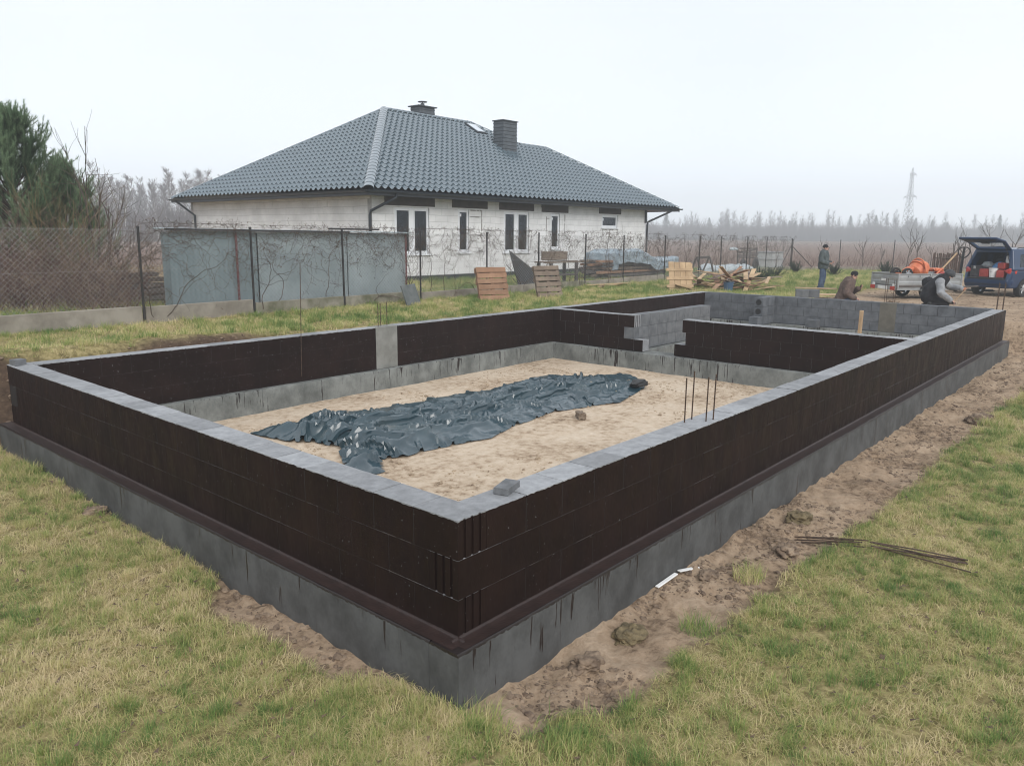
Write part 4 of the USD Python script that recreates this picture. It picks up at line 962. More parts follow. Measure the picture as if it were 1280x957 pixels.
def pine(name, label, base, H, Rm_, n_whorl, nl=.1, per=520, group=None):
    t_ = Thing(name, label, 'tree', tuple(base), group=group)
    st = ([], [], [], []); nd = MB()
    tr = np.stack([np.linspace(0, .1, 12), np.linspace(0, -.06, 12), np.linspace(-.2, H - .35, 12)], 1)
    t_.part('trunk', MB().tube(tr, np.linspace(.09, .02, 12), 8), M_BARK, smooth=True)
    nd.add(*needles_on(A([[.1, -.06, H - .55], [.1, -.06, H - .2], [.1, -.06, H]]), 260, nl * .9, .004, 1.3, .5))
    for _ in range(7):          # upright leaders
        a_ = rng.uniform(0, 6.28); zz = H * rng.uniform(.55, .82); rr_ = (H - zz) * .35
        p2, r2 = wander((rr_ * math.cos(a_), rr_ * math.sin(a_), zz), (math.cos(a_) * .25, math.sin(a_) * .25, 1), rng.uniform(.6, 1.0) * (H - zz) * .8 + .2, .08, .05, .012, .004, .05); add_curve(st, p2, r2); nd.add(*needles_on(p2, 420, nl, .0058, 1.2, .5))
    for w_ in range(n_whorl):
        f_ = w_ / (n_whorl - 1); z = H * (.04 + .86 * f_); R_ = Rm_ * (1 - f_) ** .75 + .25
        for k in range(rng.integers(9, 12)):
            a_ = rng.uniform(0, 2 * math.pi); L_ = R_ * rng.uniform(.75, 1.15)
            pts_, r = wander((.1 * f_, -.06 * f_, z), (math.cos(a_), math.sin(a_), .25 + .9 * f_), L_, L_ / 9, .1, .022, .005, .10); add_curve(st, pts_, r)
            nd.add(*needles_on(pts_[3:], int(per * L_), nl, .0058))
            for j in range(3, 10):
                for s_ in range(2):
                    d_ = pts_[min(j, 9)] - pts_[j - 1]; d_ = d_ / np.linalg.norm(d_) + rng.normal(0, .6, 3) + A([0, 0, .3])
                    p2, r2 = wander(pts_[min(j, len(pts_) - 1)], d_, rng.uniform(.25, .5) * (1 if R_ > .5 else .6), .06, .12, .007, .003, .08); add_curve(st, p2, r2)
                    nd.add(*needles_on(p2, int(per * .42), nl, .0058))
            p2, r2 = wander(pts_[-1], A([math.cos(a_) * .3, math.sin(a_) * .3, 1.0]), rng.uniform(.25, .5), .06, .05, .008, .004, .1); add_curve(st, p2, r2)
            nd.add(*needles_on(p2, int(per * .5), nl * .85, .0042, 1.2, .5))
    t_.part('branches', flush(st), M_BARK); t_.part('crown', nd, M_NEEDLE); return t_
pb = atdepth(34, 420, 19.0); pb[2] = float(gz(pb[0], pb[1]))
top_ = atdepth(34, 143, 19.0)
pine('pine_tree', 'dark green young pine with upright shoots standing behind the fence at the left', pb, top_[2] - pb[2], 2.3, 15)
pb2 = atdepth(92, 420, 20.5); pb2[2] = float(gz(pb2[0], pb2[1])); top2 = atdepth(92, 208, 20.5)
pine('pine_tree', 'smaller dark pine half hidden by bare twigs, right of the taller pine', pb2, top2[2] - pb2[2], 1.3, 10)

def bare_tree(store, p, d, L, r, lev, kids, wob=.09, grav=.03, spread=.65, shrink=.62):
    pts_, rr = wander(p, d, L, L / 7, wob, r, r * .45, grav); add_curve(store, pts_, rr)
    if lev == 0: return
    for k in range(kids):
        t = rng.uniform(.25, 1.0); q_ = pts_[int(t * 7)]; dd_ = pts_[int(t * 7)] - pts_[max(0, int(t * 7) - 1)]
        if np.linalg.norm(dd_) < 1e-6: dd_ = A(d, float)
        dd_ = dd_ / np.linalg.norm(dd_) + rng.normal(0, spread, 3)
        bare_tree(store, q_, dd_, L * shrink * rng.uniform(.7, 1.15), r * .5, lev - 1, kids, wob, grav, spread, shrink)
def shrub(name, label, base, H, n, m_, r=.012, lean=.35, lev=2, kids=4, cat='shrub', grav=.04):
    t_ = Thing(name, label, cat, tuple(base)); st = ([], [], [], [])
    for i in range(n):
        a_ = rng.uniform(0, 2 * math.pi); bare_tree(st, A([rng.normal(0, .12), rng.normal(0, .12), -.05]), A([math.cos(a_) * lean, math.sin(a_) * lean, 1]), H * rng.uniform(.6, 1.0) / 1.25, r, lev, kids, .09, grav, .45, .5)
    t_.part('stems', flush(st, 4), m_); return t_
def gpt(px_, dep):
    q_ = atdepth(px_, 400, dep); return grp(q_[0], q_[1])
shrub('bare_tree', 'dark bare young tree with upright twigs between the pines and the shed', gpt(118, 18.0), 3.9, 5, M_BARK, .022, .3, 2, 5, 'tree')
shrub('bare_shrub', 'bare shrub of thin dark twigs just left of the first black fence post', gpt(152, 18.0), 2.7, 9, M_BARK, .012, .45)
shrub('bare_shrub', 'leafless olive-twigged shrub in front of the pines behind the fence', gpt(92, 17.0), 3.2, 16, M_TWIGY, .009, .45)
shrub('bare_shrub', 'reddish bare shrub behind the fence at the left edge of the picture', gpt(40, 16.4), 2.2, 16, M_TWIG, .008, .5)
# brambles: one tangled mass along the left fence
st = ([], [], [], [])
for i in range(900):
    px_ = rng.uniform(-60, 172); dep = rng.uniform(15.6, 18.4); q_ = gpt(px_, dep)
    a_ = rng.uniform(0, 2 * math.pi); k_h = 1.0 if px_ < 130 else .6
    pts_, r = wander(q_, (math.cos(a_) * .6, math.sin(a_) * .6, 1.2), rng.uniform(1.2, 3.4) * k_h, .16, .14, .006, .002, -.055); pts_[:, 2] = np.maximum(pts_[:, 2], q_[2] + .02); add_curve(st, pts_, r)
    for j in range(3):
        p2, r2 = wander(pts_[rng.integers(2, len(pts_))], rng.normal(0, 1, 3), rng.uniform(.2, .6), .07, .2, .003, .0015, -.03); add_curve(st, p2, r2)
ns_ = len(st[0]) // 2; st2 = tuple(x[ns_:] for x in st); st = tuple(x[:ns_] for x in st)
single('bramble_thicket', flush(st2), mat('straw_brown_twigs', (.13, .085, .06), (.26, .19, .14), 3, 3, .9), 'paler dry bramble stems massed behind the left end of the chain-link fence', 'brambles', kind='stuff')
single('bramble_thicket', flush(st), M_TWIG, 'tangled brown brambles massed behind the left end of the chain-link fence', 'brambles', kind='stuff')
# dark wood pile in the gap left of the shed
ws = aty(190, 372, 15.5); t_ = Thing('log_stack', 'low dark stack of old timber between the brambles and the shed', 'timber', (ws[0] - 1.2, 15.2, 1.02))
for r_ in range(6):
    for c_ in range(3): t_.part('log', MB().box((1.2 + rng.normal(0, .25) - .12 * r_, c_ * .25, .07 + r_ * .13), (2.3 - .25 * r_ + rng.normal(0, .3), .2, .1), rotz(rng.normal(0, .06)) @ roty(rng.normal(0, .02)), ch=.015), (M_GREYB, M_BARK)[rng.integers(0, 2)])
# junipers and small firs
def bush(name, label, base, w, h, n, m_):
    t_ = Thing(name, label, 'bush', tuple(base)); nd = MB(); st = ([], [], [], [])
    for i in range(n):
        a_ = rng.uniform(0, 2 * math.pi); e_ = rng.uniform(.15, 1.1)
        pts_, r = wander((rng.normal(0, w * .15), rng.normal(0, w * .15), 0), (math.cos(a_) * w, math.sin(a_) * w, h * e_ * 1.6), rng.uniform(.6, 1) * math.hypot(w, h) * .75, .08, .12, .008, .003, .02); add_curve(st, pts_, r); nd.add(*needles_on(pts_[1:], 90, .085, .012, .8, .7))
    t_.part('stems', flush(st), M_BARK); t_.part('foliage', nd, m_)
bush('juniper_bush', 'spreading dark green juniper at the end of the plank pile by the fence', on_ground(948, 350), .9, .6, 70, M_JUNI)
bush('juniper_bush', 'second dark green juniper by the fence, right of the first', on_ground(968, 346), .7, .55, 50, M_JUNI)
bush('small_fir', 'small fir bush growing by the braced corner post of the fence', on_ground(994, 341), .35, .9, 40, M_JUNI)
bush('small_fir', 'small dark fir growing right behind the standing man', on_ground(1042, 345), .5, .9, 50, M_JUNI)
bush('small_fir', 'small fir behind the rear end of the trailer', on_ground(1106, 344), .5, 1.0, 50, M_JUNI)
# pruned fruit saplings beyond the back fence
for i, (px_, top, dep) in enumerate(((1020, 293, 47), (1072, 292, 47), (1126, 276, 44), (1137, 280, 46), (1183, 274, 44), (1192, 268, 46), (1229, 268, 45), (1250, 272, 46), (970, 300, 50), (1155, 300, 50), (1092, 300, 52))):
    b_ = gpt(px_, dep); H_ = atdepth(px_, top, dep)[2] - b_[2]
    t_ = Thing('fruit_sapling', 'thin bare fruit sapling with forked twigs beyond the back fence', 'sapling', tuple(b_), group='fruit saplings beyond the back fence'); st = ([], [], [], [])
    pts_, r = wander((0, 0, -.1), (0, 0, 1), H_ * .62, .2, .05, .03, .018, .05); add_curve(st, pts_, r)
    for k in range(5):
        a_ = rng.uniform(0, 2 * math.pi); q_ = pts_[rng.integers(int(len(pts_) * .6), len(pts_))]; bare_tree(st, q_, A([math.cos(a_) * .8, math.sin(a_) * .8, .8]), H_ * .36, .014, 1, 3, .08, .1, .5, .5)
    t_.part('trunk', flush(st, 5), M_BARK)
# low scrub against the back fence, and thin weeds in the field
st = ([], [], [], [])
for i in range(1500):
    px_ = rng.uniform(815, 1300); dep = rng.uniform(44, 60); q_ = gpt(px_, dep); a_ = rng.uniform(0, 6.28)
    pts_, r = wander(q_, (math.cos(a_) * .4, math.sin(a_) * .4, 1), rng.uniform(.3, 1.2) * (1 if rng.random() < .8 else 1.6), .14, .15, .006, .003, .0); add_curve(st, pts_, r)
single('field_weeds', flush(st), M_TWIG, 'dry brown weed stalks standing in the ploughed field beyond the fence', 'weeds', kind='stuff')

# distant woods
def birch_proto(H, seed):
    st, tw = ([], [], [], []), ([], [], [], [])
    pts_, r = wander((0, 0, -.3), (0, 0, 1), H, H / 14, .025, H * .0085, H * .0018, .04); add_curve(st, pts_, r)
    for k in range(44):
        i_ = rng.integers(3, 14); q_ = pts_[i_]; a_ = rng.uniform(0, 6.28); L_ = H * .17 * (1.15 - i_ / 16) + .4
        bare_tree(tw, q_, A([math.cos(a_) * .7, math.sin(a_) * .7, .9]), L_, H * .0022, 2, 5, .1, .05, .36, .55)
    return flush(st, 5), flush(tw, 3)
def birches(name, label, group, spots, m_trunk, m_tw, Hs, protos=3):
    made = []
    for i, (x_, y_, s_) in enumerate(spots):
        z_ = float(gz(x_, y_))
        if i < protos:
            H_ = Hs[i % len(Hs)]; tr, tw = birch_proto(H_, i); t_ = Thing(name, label, 'tree', (x_, y_, z_), group=group); t_.part('trunk', tr, m_trunk); t_.part('crown', tw, m_tw); made.append(t_)
        else: made[i % protos].copy((x_, y_, z_), rng.uniform(0, 6.28), scale=s_)
def px_spots(pxs, deps, smin, smax):
    out = []
    for p_, d_ in zip(pxs, deps):
        q_ = atdepth(p_, 300, d_); out.append((q_[0], q_[1], rng.uniform(smin, smax)))
    return out
n_ = 170
birches('birch_tree', 'slender pale-trunked birch in the bare wood behind the bungalow at the left', 'birches in the wood at the left', px_spots(rng.uniform(70, 330, n_), rng.uniform(135, 190, n_), .8, 1.15), M_BIRCH, M_BIRCHT, (11.5, 10.2, 12.3))
n_ = 170
pxs = np.concatenate([rng.uniform(800, 1300, n_ - 45), rng.uniform(900, 1010, 25), rng.uniform(1075, 1150, 20)])
birches('bare_tree', 'misty bare tree in the distant tree line beyond the ploughed field', 'trees of the distant tree line', px_spots(pxs, rng.uniform(340, 430, n_), .72, 1.2), M_BARK, M_BIRCHT, (12.5, 11, 12))
# conifers in the distant line
def conifer_proto(H):
    nd = MB(); st = ([], [], [], [])
    pts_ = np.stack([np.zeros(8), np.zeros(8), np.linspace(-.2, H, 8)], 1); add_curve(st, pts_, np.linspace(.14, .02, 8))
    n = 5200; f_ = rng.random(n) ** .8; a_ = rng.uniform(0, 6.28, n); rr = H * .3 * (1 - f_) ** .8 * rng.uniform(.2, 1.0, n) * (1 + .3 * np.sin(a_ * 3 + f_ * 20)); P = np.stack([rr * np.cos(a_), rr * np.sin(a_), H * (.1 + .9 * f_)], 1)
    nd.add(*tris(P, np.stack([np.cos(a_), np.sin(a_), rng.normal(0, .5, n)], 1), rng.uniform(.25, .6, n), np.full(n, .1))); return flush(st, 5), nd
made = None
for i in range(26):
    px_ = rng.uniform(975, 1300) if i < 20 else rng.uniform(815, 960); d_ = rng.uniform(350, 440); q_ = atdepth(px_, 300, d_); z_ = float(gz(q_[0], q_[1]))
    if made is None:
        made = Thing('spruce_tree', 'misty dark conifer in the distant tree line beyond the ploughed field', 'tree', (q_[0], q_[1], z_), group='conifers of the distant tree line'); tr, cr = conifer_proto(10.5); made.part('trunk', tr, M_BARK); made.part('crown', cr, M_JUNI)
    else: made.copy((q_[0], q_[1], z_), rng.uniform(0, 6.28), scale=rng.uniform(.6, 1.2))
# undergrowth that makes the woods read as one mass
def scatter(path, label, cat, proto, m_, P, rot, sc, kind='stuff'):
    x = UsdGeom.PointInstancer.Define(stage, path); tag(x.GetPrim(), label, cat, kind=kind)
    rel = []
    for i, pr_ in enumerate(proto):
        mp = obj(path, 'clump', pr_[0] if isinstance(pr_, tuple) and isinstance(pr_[0], MB) else pr_, m_, prim=pr_[1] if isinstance(pr_, tuple) and isinstance(pr_[0], MB) else None); rel.append(mp)
    x.CreatePrototypesRel().SetTargets([Sdf.Path(r_) for r_ in rel])
    n = len(P); x.CreateProtoIndicesAttr(Vt.IntArray.FromNumpy(rng.integers(0, len(proto), n).astype(np.int32)))
    x.CreatePositionsAttr(Vt.Vec3fArray.FromNumpy(np.asarray(P, np.float32)))
    h = rot / 2
    if rot.ndim == 1: Q = [Gf.Quath(float(math.cos(a_)), 0, 0, float(math.sin(a_))) for a_ in h]
    x.CreateOrientationsAttr(Vt.QuathArray(Q)); x.CreateScalesAttr(Vt.Vec3fArray.FromNumpy(np.repeat(np.asarray(sc, np.float32)[:, None], 3, 1)))
def thicket_proto(H):
    st = ([], [], [], [])
    for i in range(14):
        a_ = rng.uniform(0, 6.28); bare_tree(st, A([rng.normal(0, .8), rng.normal(0, .8), 0]), A([math.cos(a_) * .3, math.sin(a_) * .3, 1]), H * rng.uniform(.5, .8), .035, 1, 7, .1, .04, .5, .5)
    return flush(st, 3)
n_ = 1700; pxs = rng.uniform(790, 1320, n_); dps = rng.uniform(330, 450, n_); P = []
for a_, b_ in zip(pxs, dps): q_ = atdepth(a_, 300, b_); P.append((q_[0], q_[1], .3))
n2_ = 800; pxs = rng.uniform(-30, 335, n2_); dps = rng.uniform(140, 200, n2_)
for a_, b_ in zip(pxs, dps): q_ = atdepth(a_, 300, b_); P.append((q_[0], q_[1], .6))
scatter('/World/woodland_undergrowth', 'grey bare undergrowth of the distant woods', 'undergrowth', [thicket_proto(7), thicket_proto(8.5), thicket_proto(5.5)], M_BIRCHT, np.array(P), rng.uniform(0, 6.28, len(P)), rng.uniform(.6, 1.25, len(P)) * np.where(np.arange(len(P)) < n_, 1.25, 1))
# pylon
M_PYL = mat('pylon_steel', (.16, .16, .16), (.22, .22, .22), rough=.6, metal=.3)
pd = 420.0; q_ = atdepth(1132, 300, pd); zb2 = float(gz(q_[0], q_[1])); Hp = atdepth(1134, 211, pd)[2] - zb2
py = Thing('power_pylon', 'tall grey lattice electricity pylon above the misty tree line', 'pylon', (q_[0], q_[1], zb2), math.radians(10 + 45))
P0, P1 = [], []; lv = np.linspace(0, 1, 13); hw = lambda t: 2.6 * (1 - t) ** 1.0 + .18 + .0 * t
hw = lambda t: np.interp(t, [0, .62, .9, 1], [2.7, .95, .6, .06])
cn = [(1, 1), (1, -1), (-1, -1), (-1, 1)]
for i in range(12):
    a_, b_ = lv[i], lv[i + 1]
    for j in range(4):
        c1, c2 = cn[j], cn[(j + 1) % 4]
        f3 = lambda c_, t: A([c_[0] * hw(t), c_[1] * hw(t), t * Hp])
        P0 += [f3(c1, a_), f3(c1, a_), f3(c2, a_), f3(c1, b_)]; P1 += [f3(c1, b_), f3(c2, b_), f3(c1, b_), f3(c2, b_)]
py.part('lattice_tower', MB().prisms(P0, P1, .1, .1, 4), M_PYL)
for zt, s_, w_ in ((.76, 1, 2.9), (.76, -1, 2.9), (.9, 1, 1.2), (.9, -1, 2.6), (.6, 1, 4.3), (.6, -1, 4.3)):
    if zt == .76: continue
    h_ = hw(zt); tip = A([s_ * (w_ + .4), 0, zt * Hp + .1]); m = MB(); P0 = [A([s_ * h_, k, zt * Hp]) for k in (-h_, h_)] + [A([s_ * h_, k, zt * Hp + 1.3]) for k in (-h_, h_)]
    m.prisms(P0, [tip] * 4, .13, .1, 4); m.prisms([tip], [tip + A([0, 0, -1.3])], .07, .07, 5); py.part('cross_arm', m, M_PYL)
wz = atdepth(1215, 245, pd)
cb = MB(); a_ = py.loc + rotz(py.rz) @ A([4.7, 0, .6 * Hp - 1.2]); dirw = rotz(py.rz) @ A([0, -1, 0])
for off in (4.7, -4.7):
    a_ = py.loc + rotz(py.rz) @ A([off, 0, .6 * Hp - 1.2]); t = np.linspace(0, 1, 40); pts_ = a_[None] + dirw[None] * (t * 260)[:, None]; pts_[:, 2] -= 7 * 4 * t * (1 - t); cb.tube(pts_, .03, 4)
py.part('conductor', cb, M_PYL)

# ------------------------------------------------------------------ crumpled tarpaulin on the sand
TP = [(318, 541), (352, 535), (398, 523), (425, 515), (470, 511), (520, 503), (575, 492), (615, 487), (650, 478), (690, 468), (740, 470), (786, 467), (804, 476), (800, 484), (788, 491), (770, 500), (735, 505), (690, 512), (640, 529), (610, 544), (560, 553), (505, 565), (482, 570), (478, 583), (462, 586), (432, 581), (430, 556), (395, 551), (360, 549)]
# cloth relaxation: a sheet larger than its footprint, pushed together, so that it buckles into folds
def drape(gxn, gyn, st, ok, px0, py0, pz0, sx_, sy_, floor, iters):
    """grid cloth (cells ok), start positions, rest-length factors; returns settled positions"""
    P = np.stack([px0, py0, pz0], -1).copy(); V = np.zeros_like(P); vm = np.zeros(P.shape[:2], bool)
    vm[:-1, :-1] |= ok; vm[1:, :-1] |= ok; vm[1:, 1:] |= ok; vm[:-1, 1:] |= ok
    P0 = P.copy(); cons = []
    def con(di, dj, k, w):
        a = (slice(max(0, -di), gxn - max(0, di)), slice(max(0, -dj), gyn - max(0, dj))); b = (slice(max(0, di), gxn - max(0, -di)), slice(max(0, dj), gyn - max(0, -dj)))
        d = P0[b] - P0[a]; fx, fy = (sx_[a] + sx_[b]) / 2, (sy_[a] + sy_[b]) / 2
        L = np.hypot(d[..., 0] * fx, d[..., 1] * fy); both = vm[a] & vm[b]
        # split in two colours so that no vertex is moved twice at once
        i, j = np.indices(L.shape); col = ((i // max(1, abs(di))) if di else (j // max(1, abs(dj)))) % 2
        for c in (0, 1): cons.append((a, b, L, (both & (col == c))[..., None] * w))
    con(1, 0, 1, .5); con(0, 1, 1, .5); con(1, 1, 1, .32); con(1, -1, 1, .32); con(2, 0, 1, .17); con(0, 2, 1, .15); con(2, 1, 1, .06); con(1, 2, 1, .06)
    for it in range(iters):
        V *= .9; V[..., 2] -= .0008; Q = P + V * vm[..., None]
        for _ in range(2):
            for a, b, L, w in cons:
                d = Q[b] - Q[a]; l = np.sqrt((d * d).sum(-1)) + 1e-9; corr = d * ((l - L) / l)[..., None] * w
                Q[a] += corr; Q[b] -= corr
            hit = Q[..., 2] < floor; Q[..., 2] = np.where(hit, floor, Q[..., 2])
            fr = np.where(hit, .5, 0)[..., None]; Q[..., :2] = Q[..., :2] * (1 - fr) + P[..., :2] * fr
        V = Q - P; sp = np.linalg.norm(V, axis=-1, keepdims=True); V *= np.minimum(1, .02 / np.maximum(sp, 1e-9)); P = P + V
    return P

tpoly = Polygon([tuple(atz(a_, b_, .05)[:2]) for a_, b_ in TP]).buffer(.06).buffer(-.11)
import shapely
b_ = tpoly.bounds; st_ = .03
tx, ty = np.arange(b_[0], b_[2], st_), np.arange(b_[1], b_[3], st_); TX, TY = np.meshgrid(tx, ty, indexing='ij')
inside = shapely.contains_xy(tpoly, TX.ravel(), TY.ravel()).reshape(TX.shape); ok = inside[:-1, :-1] & inside[1:, :-1] & inside[1:, 1:] & inside[:-1, 1:]
rimd = shapely.distance(tpoly.exterior, shapely.points(TX.ravel(), TY.ravel())).reshape(TX.shape)
nx_, ny_ = TX.copy(), TY.copy()
for i_, j_ in np.argwhere(inside & (rimd < st_ * 1.2)):            # pull the rim onto a smooth outline
    q_ = tpoly.exterior.interpolate(tpoly.exterior.project(Point(TX[i_, j_], TY[i_, j_]))); nx_[i_, j_], ny_[i_, j_] = q_.x, q_.y
bunch = np.clip((4.3 - TX) / 1.2, 0, 1)
f_x = 1.08 + .16 * bunch + .08 * nz(TX, TY, .8, 1); f_y = 1.3 + .2 * bunch + .3 * nz(TX, TY, .7, 2)
flo = sand_z(TX, TY) + .012 + bunch * sm(rimd / .3) * (.07 + .16 * np.abs(nz(TX, TY, 1.6, 15, 3)))
TZ0 = flo + np.maximum(.04 + .1 * nz(TX, TY, 2.2, 3, 4) + .06 * nz(TX * .5, TY * 3, 1.5, 4, 3), 0)
TPOS = drape(*TX.shape, st_, ok, nx_, ny_, TZ0, f_x, f_y, flo, 240)
for _ in range(1):
    for a_, b_ in (((slice(1, -1), slice(None)), (slice(None, -2), slice(2, None))), ((slice(None), slice(1, -1)), (slice(None, -2), slice(2, None)))):
        ax_ = 0 if a_[0] != slice(None) else 1; lo_ = TPOS[b_[0]] if ax_ == 0 else TPOS[:, b_[0]]; hi_ = TPOS[b_[1]] if ax_ == 0 else TPOS[:, b_[1]]; nb_ = (lo_ + hi_) / 2; w_ = (rimd[a_] > .06)[..., None] * inside[a_][..., None] * .16
        TPOS[a_] = TPOS[a_] * (1 - w_) + nb_ * w_
def crease(x, y, fx, fy, seed, k):
    wx, wy = x + .2 * nz(x, y, 1.5, seed + 5), y + .2 * nz(x, y, 1.5, seed + 6)
    return np.clip(1 - np.abs(2 * meshkit.noise(np.stack([wx * fx, wy * fy, 0 * wx + seed], -1), seed) - 1) * k, 0, 1)
TPOS[..., 2] += sm(rimd / .1) * .7 * (.045 * crease(TX + .25 * TY, TY - .2 * TX, .9, 4.5, 203, 2.6) + .035 * crease(TX - .5 * TY, TY + .4 * TX, 1.5, 3.2, 204, 3.2) + .03 * crease(TX + .9 * TY, TY - .7 * TX, 1.6, 3.5, 206, 3.5) + .07 * bunch * crease(TX - .3 * TY, TY + .4 * TX, 4.0, 2.2, 205, 2.2))
idx = np.arange(TX.size).reshape(TX.shape); q = np.stack([idx[:-1, :-1], idx[1:, :-1], idx[1:, 1:], idx[:-1, 1:]], -1)[ok]
f = np.vstack([q[:, [0, 1, 2]], q[:, [0, 2, 3]]]); un = np.unique(f); re_ = np.full(TX.size, -1); re_[un] = np.arange(len(un))
M_TARP = usdkit.material(stage, LOOKS + 'green_plastic_sheet', {'g': ('geometry', {}), 'n': ('noise_texture', {'scale': .9, 'detail': 5.0}), 'mp': ('mapping', {'scale': (9.0, 22.0, 14.0), 'rotation': (0, 0, .15)}), 'n2': ('noise_texture', {'scale': 1.0, 'detail': 3.0, 'type': 'ridged_multifractal', 'distortion': .6}),
    'r': ('rgb_ramp', {'ramp': [(.3, (.015, .034, .045)), (.58, (.025, .05, .063)), (.68, (.045, .068, .077)), (.74, (.11, .088, .066))]}), 'rr': ('map_range', {'from_min': .3, 'from_max': .7, 'to_min': .15, 'to_max': .3}),
    'b': ('bump', {'strength': .5, 'distance': .02}), 'p': ('principled_bsdf', {'specular_ior_level': .85})},
    [('g.position', 'n.vector'), ('g.position', 'mp.vector'), ('mp.vector', 'n2.vector'), ('n.fac', 'r.fac'), ('r.color', 'p.base_color'), ('n.fac', 'rr.value'), ('rr.result', 'p.roughness'), ], surface='p.BSDF')
single('tarpaulin', (TPOS.reshape(-1, 3)[un], re_[f]), M_TARP, 'large crumpled dark green-blue plastic sheet lying on the sand inside the foundation', 'tarpaulin', smooth=22)
v, f = blob(atz(799, 479, .12), (.22, .12, .07), 5, .4); single('rag', (v, f), M_POST, 'small black rag lying at the far right end of the plastic sheet', 'rag', smooth=30)

# ------------------------------------------------------------------ loose things
M_PAVER = mat('paver_grey', (.1, .105, .11), (.165, .17, .18), 12, 5, .85, .35, 60)
def rough_box(size, seed, amp=.004):
    b = m3.Manifold.cube(list(map(float, size)), True).refine_to_length(.02).to_mesh(); v = np.array(b.vert_properties[:, :3], float); v += amp * (np.stack([meshkit.noise(v * 40 + k * 9, seed + k) for k in range(3)], -1) - .5) * 2; return v, np.array(b.tri_verts)
v, f = rough_box((.2, .1, .042), 3, .0012); single('paving_block', (v @ rotz(.32).T + A([.6, .15, ZT + .022]), f), M_PAVER, 'small grey paving block lying loose on the right wall near the front corner', 'block')
v, f = rough_box((.13, .13, .07), 4, .0015); single('paving_block', (v @ rotz(.2).T + A([.09, 7.66, ZT + .036]), f), M_PAVER, 'small square grey block on the wall at the far left corner', 'block')
q_ = atz(726, 517, .1); v, f = rough_box((.2, .11, .09), 5, .01); single('brick_piece', (v @ rotz(.9).T + A([q_[0], q_[1], .08]), f), mat('muddy_brick', (.13, .095, .07), (.22, .17, .125), 20, 4, .95, .4), 'muddy broken block lying on the sand right of the plastic sheet', 'block')
for i, (x_, y_, z_, s_, r_) in enumerate(((16.4, 4.9, .12, (.24, .24, .24), .1), (17.45, 4.2, .49, (.24, .3, .2), .0), (16.9, 4.35, .14, (.38, .24, .24), 1.45), (16.7, 3.75, .14, (.38, .24, .24), 1.6))):
    v, f = cbox(s_, .006); single('concrete_block', (v @ rotz(r_).T + A([x_, y_, z_]), f), B_SLATE, ('grey block lying at the foot of the stub wall in the rear room', 'grey block on the footing ledge of the far wall', 'left of the two grey blocks lying on the rear room floor', 'right of the two grey blocks lying on the rear room floor')[i], 'block')
q_ = atx(1077, 388, 13.2); v, f = cbox((.075, .06, q_[2] + .2), .004); single('wooden_stake', (v @ roty(.02).T + A([13.2, q_[1], (q_[2] - .2) / 2]), f), M_PINEB, 'upright wooden stake standing in the rear room in front of the far wall', 'stake')
M_WHITE = mat('white_strip', (.7, .7, .69), (.8, .8, .79), 6, 3, .5)
for i, (a_, b_) in enumerate((((821, 735), (845, 722)), ((848, 720), (873, 708)))):
    p, q2 = on_ground(*a_), on_ground(*b_); d_ = q2 - p; L_ = np.linalg.norm(d_)
    single('plastic_strip', MB().box((p + q2) / 2 + A([0, 0, .025]), (L_, .035, .012), rotz(math.atan2(d_[1], d_[0])) @ roty(-.06 + .2 * i), ch=.003), M_WHITE, ('white plastic strip on the soil against the right footing, nearer the corner', 'white plastic strip on the soil by the right footing, farther from the corner')[i], 'strip')
for i, (a_, b_, n) in enumerate((((999, 667), (1076, 683), 5), ((1090, 688), (1206, 711), 6))):
    p, q2 = on_ground(*a_), on_ground(*b_); t_ = Thing('rebar_bundle', ('short bundle of rusty bars on the soil edge, nearer the wall', 'longer bundle of rusty bars lying on the grass at the right')[i], 'steel bars', tuple(p))
    for k in range(n):
        o = A([rng.normal(0, .03), rng.normal(0, .035), .03 + .012 * (k % 3) + .012 * i]); e1, e2 = p + o + A([rng.normal(0, .03), 0, 0]), q2 + o + A([rng.normal(0, .06), rng.normal(0, .03), 0])
        t_.part('bar', MB().tube([e1, (e1 + e2) / 2 + A([0, 0, rng.uniform(0, .01)]), e2], .006, 6), M_STEEL, world=True)
M_CLOD = mat('soil_clod', (.09, .06, .042), (.27, .2, .14), 9, 6, .95, .6, 30)
M_TURF = mat('dry_turf_clod', (.085, .065, .035), (.2, .155, .085), 20, 6, .95, .8, 60)
for i, (a_, b_, s_, m_, lab) in enumerate(((787, 796, .13, M_TURF, 'dark turfy clod on the bare soil right of the front corner'), (732, 830, .11, M_CLOD, 'flat pale lump of soil nearest the front corner'), (1112, 411, .24, M_CLOD, 'big dark clod at the grass edge near the right side'), (1225, 528, .22, M_CLOD, 'dark clod of soil at the far end of the right trench'), (985, 690, .12, M_CLOD, 'brown clod beside the shorter bundle of bars'), (1000, 650, .14, M_TURF, 'clod with dry grass above the shorter bundle of bars'), (885, 720, .09, M_CLOD, 'small clod just right of the white strips'), (120, 640, .1, M_CLOD, 'clod at the foot of the left footing'))):
    p = on_ground(a_, b_); single('soil_clod', blob(p + A([0, 0, s_ * .1]), (s_, s_ * .8, s_ * .5), 40 + i, .75, 4), m_, lab, 'clod', smooth=35)
